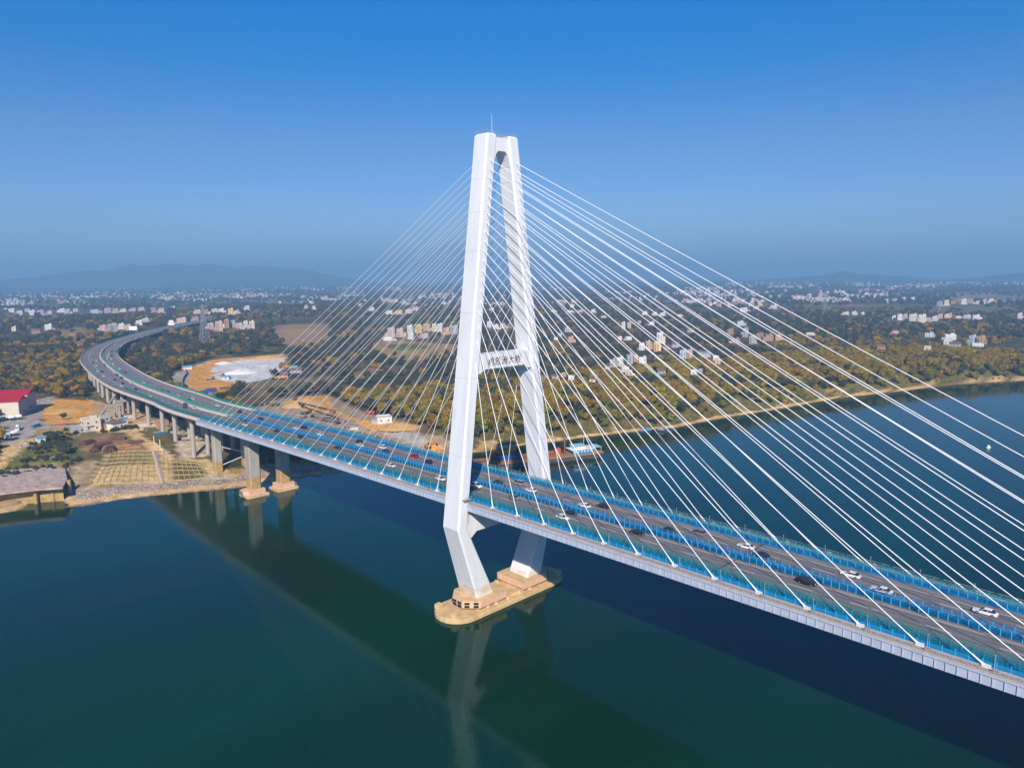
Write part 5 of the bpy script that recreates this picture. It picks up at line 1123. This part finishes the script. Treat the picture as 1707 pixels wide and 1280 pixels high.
slope_grid([(150, 809), (268, 803), (262, 752), (180, 754)], 11, 8, 'tan concrete grid frame holding the river slope below the pipes')
slope_grid([(271, 802), (345, 797), (330, 768), (272, 762)], 8, 5, 'second tan concrete grid frame right of the first on the slope')
P_ = hit(262, 753); t_ = thing('slope_stairs', 'narrow concrete stair strip between the two slope grids', 'stairs'); q = MB()
A, B = hit(256, 752), hit(271, 804)
for i in range(40):
    p = A + (B - A) * i / 39; q.box((p[0], p[1], float(height(p[0], p[1])) + .15), (1.6, 1.6, .7), m_walk, .5)
q.build('step_flight', t_)
# riprap
q = MB(); rg = random.Random(4)
for _ in range(5200):
    x, y = rg.uniform(-262, -180), rg.uniform(-130, 100); d = float(shore_d(x, y)) 
    if not (-2 < d < 17): continue
    s_ = rg.uniform(.35, 1.0) * (1.0 if d > 5 else .6); z = float(height(x, y)); pts_ = []
    vs = [(x + s_ * rg.uniform(.6, 1.1) * a_, y + s_ * rg.uniform(.6, 1.1) * b_, z + s_ * rg.uniform(.4, .8) * c_) for a_, b_, c_ in ((1, 0, 0), (0, 1, 0), (-1, 0, 0), (0, -1, 0), (0, 0, 1), (0, 0, -1))]
    q.add(vs, [(0, 1, 4), (1, 2, 4), (2, 3, 4), (3, 0, 4), (1, 0, 5), (2, 1, 5), (3, 2, 5), (0, 3, 5)], m_rock if rg.random() < .6 else mat('pale_riprap', (.52, .42, .30), .9, .1, var=.3))
tag(q.build('riprap'), 'broken riprap stones along the near water edge', 'stones', None, 'stuff')
q = MB()
for _ in range(5200):
    u_, v_ = rg.uniform(-5, 420), rg.uniform(655, 808); P_ = bpz(u_, v_, 13.5); x, y = P_[0], P_[1]; d = float(shore_d(x, y))
    if d < 17 or float(fbm(x, y, 14, 130)) < .52 or inpoly(u_, v_, [(135, 722), (290, 722), (356, 812), (120, 815)]) or inpoly(u_, v_, [(200, 655), (420, 655), (420, 690), (330, 690)]): continue
    s_ = rg.uniform(.18, .8); z = float(height(x, y)); vs = [(x + s_ * rg.uniform(.6, 1.3) * a_, y + s_ * rg.uniform(.6, 1.3) * b_, z + s_ * rg.uniform(.3, .8) * c_) for a_, b_, c_ in ((1, 0, 0), (0, 1, 0), (-1, 0, 0), (0, -1, 0), (0, 0, 1), (0, 0, -1))]
    q.add(vs, [(0, 1, 4), (1, 2, 4), (2, 3, 4), (3, 0, 4), (1, 0, 5), (2, 1, 5), (3, 2, 5), (0, 3, 5)], rg.choice([m_rock, MATS['pale_riprap'], m_rust, m_walk]))
tag(q.build('rubble'), 'scattered rubble and scrap over the bank yards', 'rubble', None, 'stuff')
def crate(name, cat, u, v, dims, m, rz, lab, ribs=True):
    P_ = hit(u, v); t_ = thing(name, lab, cat, tuple(P_), facing(P_) + rz); q = MB(); q.box((0, 0, dims[2] / 2), dims, m)
    q.build('box', t_); q = MB()
    for x_ in np.arange(-dims[0] / 2 + .3, dims[0] / 2, .6): q.box((x_, 0, dims[2] / 2), (.12, dims[1] + .12, dims[2] - .2), m)
    q.build('rib', t_); q = MB(); q.box((0, 0, dims[2] + .05), (dims[0] + .1, dims[1] + .1, .1), m_walk); q.build('lid', t_)
crate('skip', 'skip', 102, 708.5, (6, 2.6, 1.6), mat('orange_red_winch', (.45, .12, .04), .6, .3), .1, 'orange-red open skip on the yard edge by the orange soil')
crate('shipping_container', 'container', 60, 712, (6, 2.4, 2.5), m_bluec, .8, 'blue container on the paved yard below the factory')
crate('shipping_container', 'container', 215, 697, (6, 2.4, 2.5), WM['white'], .5, 'white container under the viaduct behind the dirt road')
crate('shipping_container', 'container', 268, 722, (9, 2.6, 1.2), m_bluec, .2, 'low blue box lying between the viaduct columns')
crate('shipping_container', 'container', 395, 640, (6, 2.4, 2.5), WM['white'], .1, 'white container at the foot of the gravel yard')
crate('material_stack', 'stack', 118, 712, (5, 3, 1.4), m_wood, .4, 'wrapped timber stack in front of the cream concrete house')
crate('material_stack', 'stack', 240, 716, (5, 3, 1.4), m_walk, .9, 'beige slab stack beside the bend of the dirt road')
crate('material_stack', 'stack', 590, 716, (6, 3, 1.8), WM['cream'], .2, 'cream block stack left of the white site office')
crate('material_stack', 'stack', 470, 694, (8, 3, 1.8), m_rust, .3, 'rusty steel stack under the long conveyor')
# quay at the left
qz = 9.0; cs_ = [bpz(u, v, qz)[:2] for u, v in [(-40, 790), (20, 782), (62, 779), (108, 780), (112, 798), (104, 812), (60, 815), (0, 822), (-40, 828)]]
t_ = thing('quay', 'flat mauve-grey concrete quay on piles at the left bank', 'quay'); q = MB(); q.prism([tuple(p) for p in cs_], qz - 1.0, qz, mat('mauve_concrete_slab', (.56, .43, .37), .9, .1, var=.45, scale=.22)); q.build('slab', t_)
cw = [bpz(u, v, qz)[:2] for u, v in [(-40, 822), (0, 817), (60, 811), (104, 808), (104, 806), (60, 808), (-40, 818)]]
q = MB(); q.prism([tuple(p) for p in cw], -1, qz - 1.02, mat('ochre_quay_wall', (.50, .34, .14), .9, .1, var=.35, scale=.4)); q.build('quay_wall', t_)
for u, v in ((28, 816), (43, 815), (58, 815.5), (87, 812), (115, 804), (4, 819)):
    p = bpz(u, v, qz - 1.0); q = MB(); q.tube((p[0], p[1], -3), (p[0], p[1], qz + .4), 1.0, m_mud, 12); q.build('pile', t_)
p = bpz(40, 814, qz - .6); q = MB(); q.box(tuple(p), (14, 2.2, 1.4), m_mud, facing(p) - .05); q.build('capping_beam', t_)
# unfinished trestle under the viaduct
def trestle(u, v, h, lab):
    P_, s_ = at(u, v); t_ = thing('concrete_trestle', lab, 'trestle', tuple(P_), facing(P_) + .3)
    for x in (-4, 0, 4): q = MB(); q.box((x, 0, h / 2 - 1), (1.2, 1.6, h + 2), m_conc); q.build('post', t_)
    q = MB(); q.box((0, 0, h + .5), (11, 2.4, 1.0), m_conc); q.box((1, 0, h + 1.5), (12.5, 1.4, .9), m_conc, .1); q.build('cap_beam', t_)
trestle(190, 697, 9, 'grey concrete trestle left under the viaduct'); trestle(205, 690, 9.5, 'grey concrete trestle right under the viaduct')
q = MB(); A, B = hit(168, 706), hit(204, 672); t_ = thing('concrete_ramp', 'sloping precast beam leaning onto the trestles under the viaduct', 'beam'); A[2] += 5; B[2] += 13; D = Vector(B - A); A = Vector(A); s_ = Vector((-D.y, D.x, 0)).normalized() * .7
q.add([A - s_, A + s_, A + D + s_, A + D - s_] + [p + Vector((0, 0, 1.1)) for p in (A - s_, A + s_, A + D + s_, A + D - s_)], [(3, 2, 1, 0), (4, 5, 6, 7), (0, 1, 5, 4), (1, 2, 6, 5), (2, 3, 7, 6), (3, 0, 4, 7)], m_conc); q.build('beam', t_)
for i, (u, v) in enumerate(((295, 722), (316, 731), (268, 690), (300, 712))):
    P_ = hit(u, v); q = MB(); q.box((0, 0, .6), (10, 3.4, 1.2), m_conc); o = q.build('precast_slab', None, tuple(P_)); o.rotation_euler = (0, 0, .3 + i); tag(o, f'{ordn(i)} grey precast slab lying between the viaduct columns, counted from camera', 'slab')
for i, (u, v) in enumerate(((257, 738), (267, 744))):
    P_ = hit(u, v); q = MB(); q.tube((0, 0, -.5), (0, 0, 4.6), .22, m_white, 8); o = q.build('marker_post', None, tuple(P_)); tag(o, f"{('left', 'right')[i]} white marker post beside the dirt road", 'post')
q = MB(); A, B = hit(257, 739), hit(272, 752)
for i in range(9): p = A + (B - A) * i / 8; q.tube((p[0], p[1], p[2] - .3), (p[0], p[1], p[2] + 1), .12, m_white, 5)
q.tube((A[0], A[1], A[2] + .9), (B[0], B[1], B[2] + .9), .1, m_white, 5); tag(q.build('road_railing'), 'low white railing along the outer side of the dirt road', 'railing')
# blue hoarding of the site
q = MB(); ps = [hit(*p) for p in ((309, 617), (312, 624), (306, 632), (304, 640), (312, 646))]
for A, B in zip(ps[:-1], ps[1:]):
    A, B = Vector(A), Vector(B); q.add([A + Vector((0, 0, -.5)), B + Vector((0, 0, -.5)), B + Vector((0, 0, 2.4)), A + Vector((0, 0, 2.4))] + [p + Vector((.15, .15, z_)) for p, z_ in ((A, -.5), (B, -.5), (B, 2.4), (A, 2.4))], [(0, 1, 2, 3), (7, 6, 5, 4), (3, 2, 6, 7)], mat('slate_blue_sheet', (.06, .11, .22), .6, .3))
tag(q.build('hoarding'), 'slate blue sheet hoarding winding round the orange site', 'fence')

# ------------------------------------------------------------------ lattice masts, gantries
def lattice_mast(u, v, hp, lab, arms=True, m=m_steel, width=None):
    P_, s_ = at(u, v); H = hp * s_; b_ = width or H * .085; t_ = thing('lattice_mast', lab, 'pylon', tuple(P_), facing(P_) + .5); q = MB(); nl = 11; r0 = max(.09, H * .0035)
    lv = [(H * (1 - (1 - k_ / nl) ** 1.15), b_ * (1 - k_ / nl) ** 1.1 + H * .012) for k_ in range(nl + 1)]
    cs_ = lambda z, w: [Vector((x * w, y * w, z)) for x, y in ((-1, -1), (1, -1), (1, 1), (-1, 1))]
    for (z0, w0), (z1, w1) in zip(lv[:-1], lv[1:]):
        a_, b2_ = cs_(z0, w0), cs_(z1, w1)
        for i in range(4): q.tube(a_[i], b2_[i], r0 * 1.3, m, 4); q.tube(a_[i], b2_[(i + 1) % 4], r0 * .8, m, 4); q.tube(a_[(i + 1) % 4], b2_[i], r0 * .8, m, 4); q.tube(b2_[i], b2_[(i + 1) % 4], r0 * .7, m, 4)
    q.build('frame', t_)
    if arms:
        for f_, L_ in ((.70, .13), (.82, .11), (.94, .09)):
            q = MB()
            for sg_ in (-1, 1): q.tube((0, 0, H * f_ + H * .02), (sg_ * H * L_, 0, H * f_), r0, m, 4); q.tube((0, 0, H * f_ - H * .01), (sg_ * H * L_, 0, H * f_), r0, m, 4)
            q.build('cross_arm', t_)
lattice_mast(342, 576, 68, 'tall grey lattice power mast rising above the left woods'); lattice_mast(1375, 521, 36, 'distant lattice mast on the right plain, left of two'); lattice_mast(1565, 522, 22, 'distant lattice mast on the right plain, right of two')
lattice_mast(1580, 475, 7, 'very far lattice mast near the right horizon', False)
for i, (u, v, h) in enumerate(((1459, 576, 12), (1467, 575, 9), (1503, 583, 10), (1535, 587, 8), (1549, 583, 14), (606, 545, 22), (427, 505, 14), (485, 498, 14))):
    P_, s_ = at(u, v); q = MB(); q.tube((0, 0, -1), (0, 0, h * s_), .22, m_white, 6, .1); tag(q.build('lamp_mast', None, tuple(P_)), f"{ordn(i)} thin pale mast standing on the plain, counted from the right group leftward", 'mast')
def gantry(s, o0, o1, h, bw, bh, lab):
    t_ = thing('road_sign_gantry', lab, 'road sign'); q = MB(); a_, b_ = Vector(pt(s, o0, -1)), Vector(pt(s, o0, h)); q.tube(a_, b_, .25, m_steel, 8); c_ = Vector(pt(s, o1, h)); q.tube(b_, c_, .18, m_steel, 6); q.build('frame', t_)
    x, y, z, tx, ty = FR(s); p = pt(s, o0 * .3 + o1 * .7, h + .2); q = MB(); q.box(p, (.25, bw, bh), m_white, math.atan2(ty, tx)); q.build('sign_panel', t_)
gantry(-1120, -17.5, -26, 7.5, 12, 6.5, 'white sign board on a gantry at the far viaduct edge, largest'); gantry(-1240, 17, 6, 8, 10, 4.5, 'white sign board over the far carriageway beyond the bend'); gantry(-1330, -18, -8, 9, 8, 4, 'small white sign board farthest along the viaduct')

# ------------------------------------------------------------------ barge and boats
A, B = np.array([-153.5, 101.0]), np.array([-116.3, 193.0]); mid_ = (A + B) / 2; dv = (B - A) / np.linalg.norm(B - A)
bg_ = thing('cargo_barge', 'long rusty cargo barge with blue deckhouse moored beyond the pylon', 'barge', (mid_[0] - 6.5 * -dv[1] * -1 * -1, mid_[1] + 6.5 * dv[0], 0), math.atan2(dv[1], dv[0]))
Lb = float(np.linalg.norm(B - A)) / 2
def hullring(x, hw, z0, z1): return [(x, -hw * .92, z0), (x, hw * .92, z0), (x, hw, z1), (x, -hw, z1)]
HS = [(-Lb, 3.0, .8), (-Lb + 6, 5.6, -.6), (-Lb + 14, 6.5, -1), (Lb - 12, 6.5, -1), (Lb - 5, 6.2, -.2), (Lb, 5.2, 1.6)]
q = MB(); q.rings([hullring(x, w_, z_, 3.0) for x, w_, z_ in HS], m_navy); hl = q.build('hull', bg_)
q = MB(); q.rings([[(x, -w_ - .06, 2.75), (x, w_ + .06, 2.75), (x, w_ + .06, 3.25), (x, -w_ - .06, 3.25)] for x, w_, z_ in HS], m_ochre); q.build('rubbing_strake', hl)
q = MB(); q.rings([[(x, -w_ * .925 - .05, max(z_, -.2)), (x, w_ * .925 + .05, max(z_, -.2)), (x, w_ * .93 + .07, max(z_, -.2) + .75), (x, -w_ * .93 - .07, max(z_, -.2) + .75)] for x, w_, z_ in HS[1:5]], m_rust); q.build('boot_stripe', hl)
q = MB(); hx0, hx1 = -Lb + 10, Lb - 27
for yy in (-5.4, 5.4): q.box(((hx0 + hx1) / 2, yy, 4.1), (hx1 - hx0, .35, 1.9), m_rust)
for xx in (hx0, hx1): q.box((xx, 0, 4.1), (.35, 10.8, 1.9), m_rust)
q.box(((hx0 + hx1) / 2, 0, 3.3), (hx1 - hx0, 10.6, .1), m_rust); q.build('hold_coaming', bg_)
m_bh = mat('blue_deckhouse_paint', (.03, .24, .52), .5, .3, var=.3, scale=.8)
q = MB(); q.box((Lb - 15, 0, 4.6), (15, 9.2, 2.8), m_bh); q.box((Lb - 15, 0, 6.1), (17, 10.4, .22), m_white); q.box((Lb - 17, 0, 7.2), (8, 6.4, 2.1), m_white); q.box((Lb - 17, 0, 8.4), (9.6, 7.8, .2), mat('pale_blue_awning', (.30, .52, .62), .6, .3)); dh = q.build('deckhouse', bg_)
for i in range(6): q = MB(); q.box((Lb - 21 + i * 2.3, -4.65, 4.9), (1.1, .12, .8), m_white); q.build('window', dh)
q = MB(); q.box((Lb - 4, 0, 6.6), (6, 8.6, .2), mat('pale_blue_awning', (.3, .5, .6)));
for xx in (-6.5, -1.5):
    for yy in (-4, 4): q.tube((Lb + xx, yy, 3), (Lb + xx, yy, 6.6), .1, m_white, 5)
q.build('awning', bg_)
q = MB(); q.tube((Lb - 28, -3, 3), (Lb - 28, -3, 22), .5, m_rust, 8, .4); q.build('mast', bg_); q = MB(); q.tube((Lb - 12, 1, 8), (Lb - 12, 1, 14), .12, m_white, 5); q.build('antenna', bg_)
q = MB(); q.box((-Lb + 32, 0, 5.3), (10, 8, .9), mat('blue_tarpaulin', (.01, .12, .46))); q.build('cargo_cover', bg_)
q = MB(); q.box((Lb - 31, 2, 5.2), (3, 4, 4.4), mat('orange_red_winch', (.45, .12, .04), .6, .3)); q.build('winch_house', bg_)
def boat(u, v, L_, rz, hull, lab, cover):
    P_ = bpz(u, v, 0); t_ = thing('small_boat', lab, 'boat', (P_[0], P_[1], 0), rz); q = MB(); q.rings([[(x, -w_, -.3), (x, w_, -.3), (x, w_ * 1.15, .9 + r_), (x, -w_ * 1.15, .9 + r_)] for x, w_, r_ in ((-L_ / 2, L_ * .12, 0), (0, L_ * .15, 0), (L_ * .35, L_ * .09, .2), (L_ / 2, L_ * .02, .5))], hull); q.build('hull', t_)
    q = MB(); q.box((-L_ * .1, 0, 1.6), (L_ * .42, L_ * .2, 1.2), cover); q.build('cabin', t_)
boat(1075, 717, 9, .3, m_bh, 'small bright blue boat at the sandy far shore', m_bh); boat(1104, 718.5, 12, .1, m_navy, 'grey boat moored right of the small blue boat', WM['grey']); boat(1117, 715, 11, .2, m_navy, 'third boat of the far shore group, farthest right', WM['pale blue'])
boat(1648, 747, 3.2, 1.0, m_white, 'tiny white motorboat alone on the open river', m_white)

# ------------------------------------------------------------------ hills on the horizon
def ridge(name, label, u0, u1, dist, prof, m, depth=900, rough=.06):
    n_ = 120; vs = []; fs = []
    for i in range(n_ + 1):
        f_ = i / n_; u = u0 + (u1 - u0) * f_; d = FW + (u - 853.5) / FOC * RT; d[2] = 0; d /= np.linalg.norm(d); c_ = CAM[:2] + d[:2] * dist
        vtop = float(np.interp(f_, [p[0] for p in prof], [p[1] for p in prof])); H = vtop * (1 + rough * (float(fbm(c_[0], c_[1], 900, 5)) - .5) * 2)
        for k_, (o, hf) in enumerate(((-depth, 0), (-depth * .55, .45), (-depth * .2, .85), (0, 1), (depth * .4, .6), (depth, 0))):
            p = c_ + d[:2] * o; vs.append((p[0], p[1], 10 + H * hf * (1 + (.25 * (float(noise2(p[0], p[1], 260, 6)) - .5) if 0 < hf else 0)) - (20 if hf == 0 else 0)))
    for i in range(n_):
        for k_ in range(5): fs.append((i * 6 + k_, (i + 1) * 6 + k_, (i + 1) * 6 + k_ + 1, i * 6 + k_ + 1))
    q = MB(); q.add(vs, fs, m); return tag(q.build(name, smooth=True), label, None, None, 'structure')
m_hill = mat('wooded_hill', (.06, .075, .04), .95, .1, var=.4, scale=.004)
ridge('mountains', 'faint blue mountain ridge in the haze on the left', -60, 660, 11200, [(0, 0), (.1, 130), (.3, 220), (.4, 310), (.46, 320), (.56, 290), (.64, 295), (.72, 315), (.8, 240), (.9, 110), (1, 0)], m_hill, 1500)
ridge('hills', 'low wooded hills on the right horizon', 1230, 1560, 9600, [(0, 0), (.1, 35), (.25, 70), (.42, 95), (.5, 125), (.58, 95), (.8, 70), (1, 0)], m_hill, 900)
ridge('hills', 'low wooded hill at the right edge of the horizon', 1500, 1800, 9200, [(0, 0), (.3, 40), (.5, 75), (.7, 95), (1, 80)], m_hill, 700)

# ------------------------------------------------------------------ air
hm = bpy.data.materials.new('haze'); hm.use_nodes = True; n, l = hm.node_tree.nodes, hm.node_tree.links; n.clear()
o_ = n.new('ShaderNodeOutputMaterial'); pv = n.new('ShaderNodeVolumePrincipled'); pv.inputs['Density'].default_value = HAZE_DENSITY; pv.inputs['Color'].default_value = (.33, .63, .98, 1); pv.inputs['Anisotropy'].default_value = 0.0
l.new(pv.outputs[0], o_.inputs['Volume']); hm.cycles.homogeneous_volume = True if hasattr(hm.cycles, 'homogeneous_volume') else None
q = MB(); q.box((-1000, 6000, 212), (36000, 24000, 444), hm); tag(q.build('haze'), 'even blue haze lying over the plain', None, None, 'stuff')
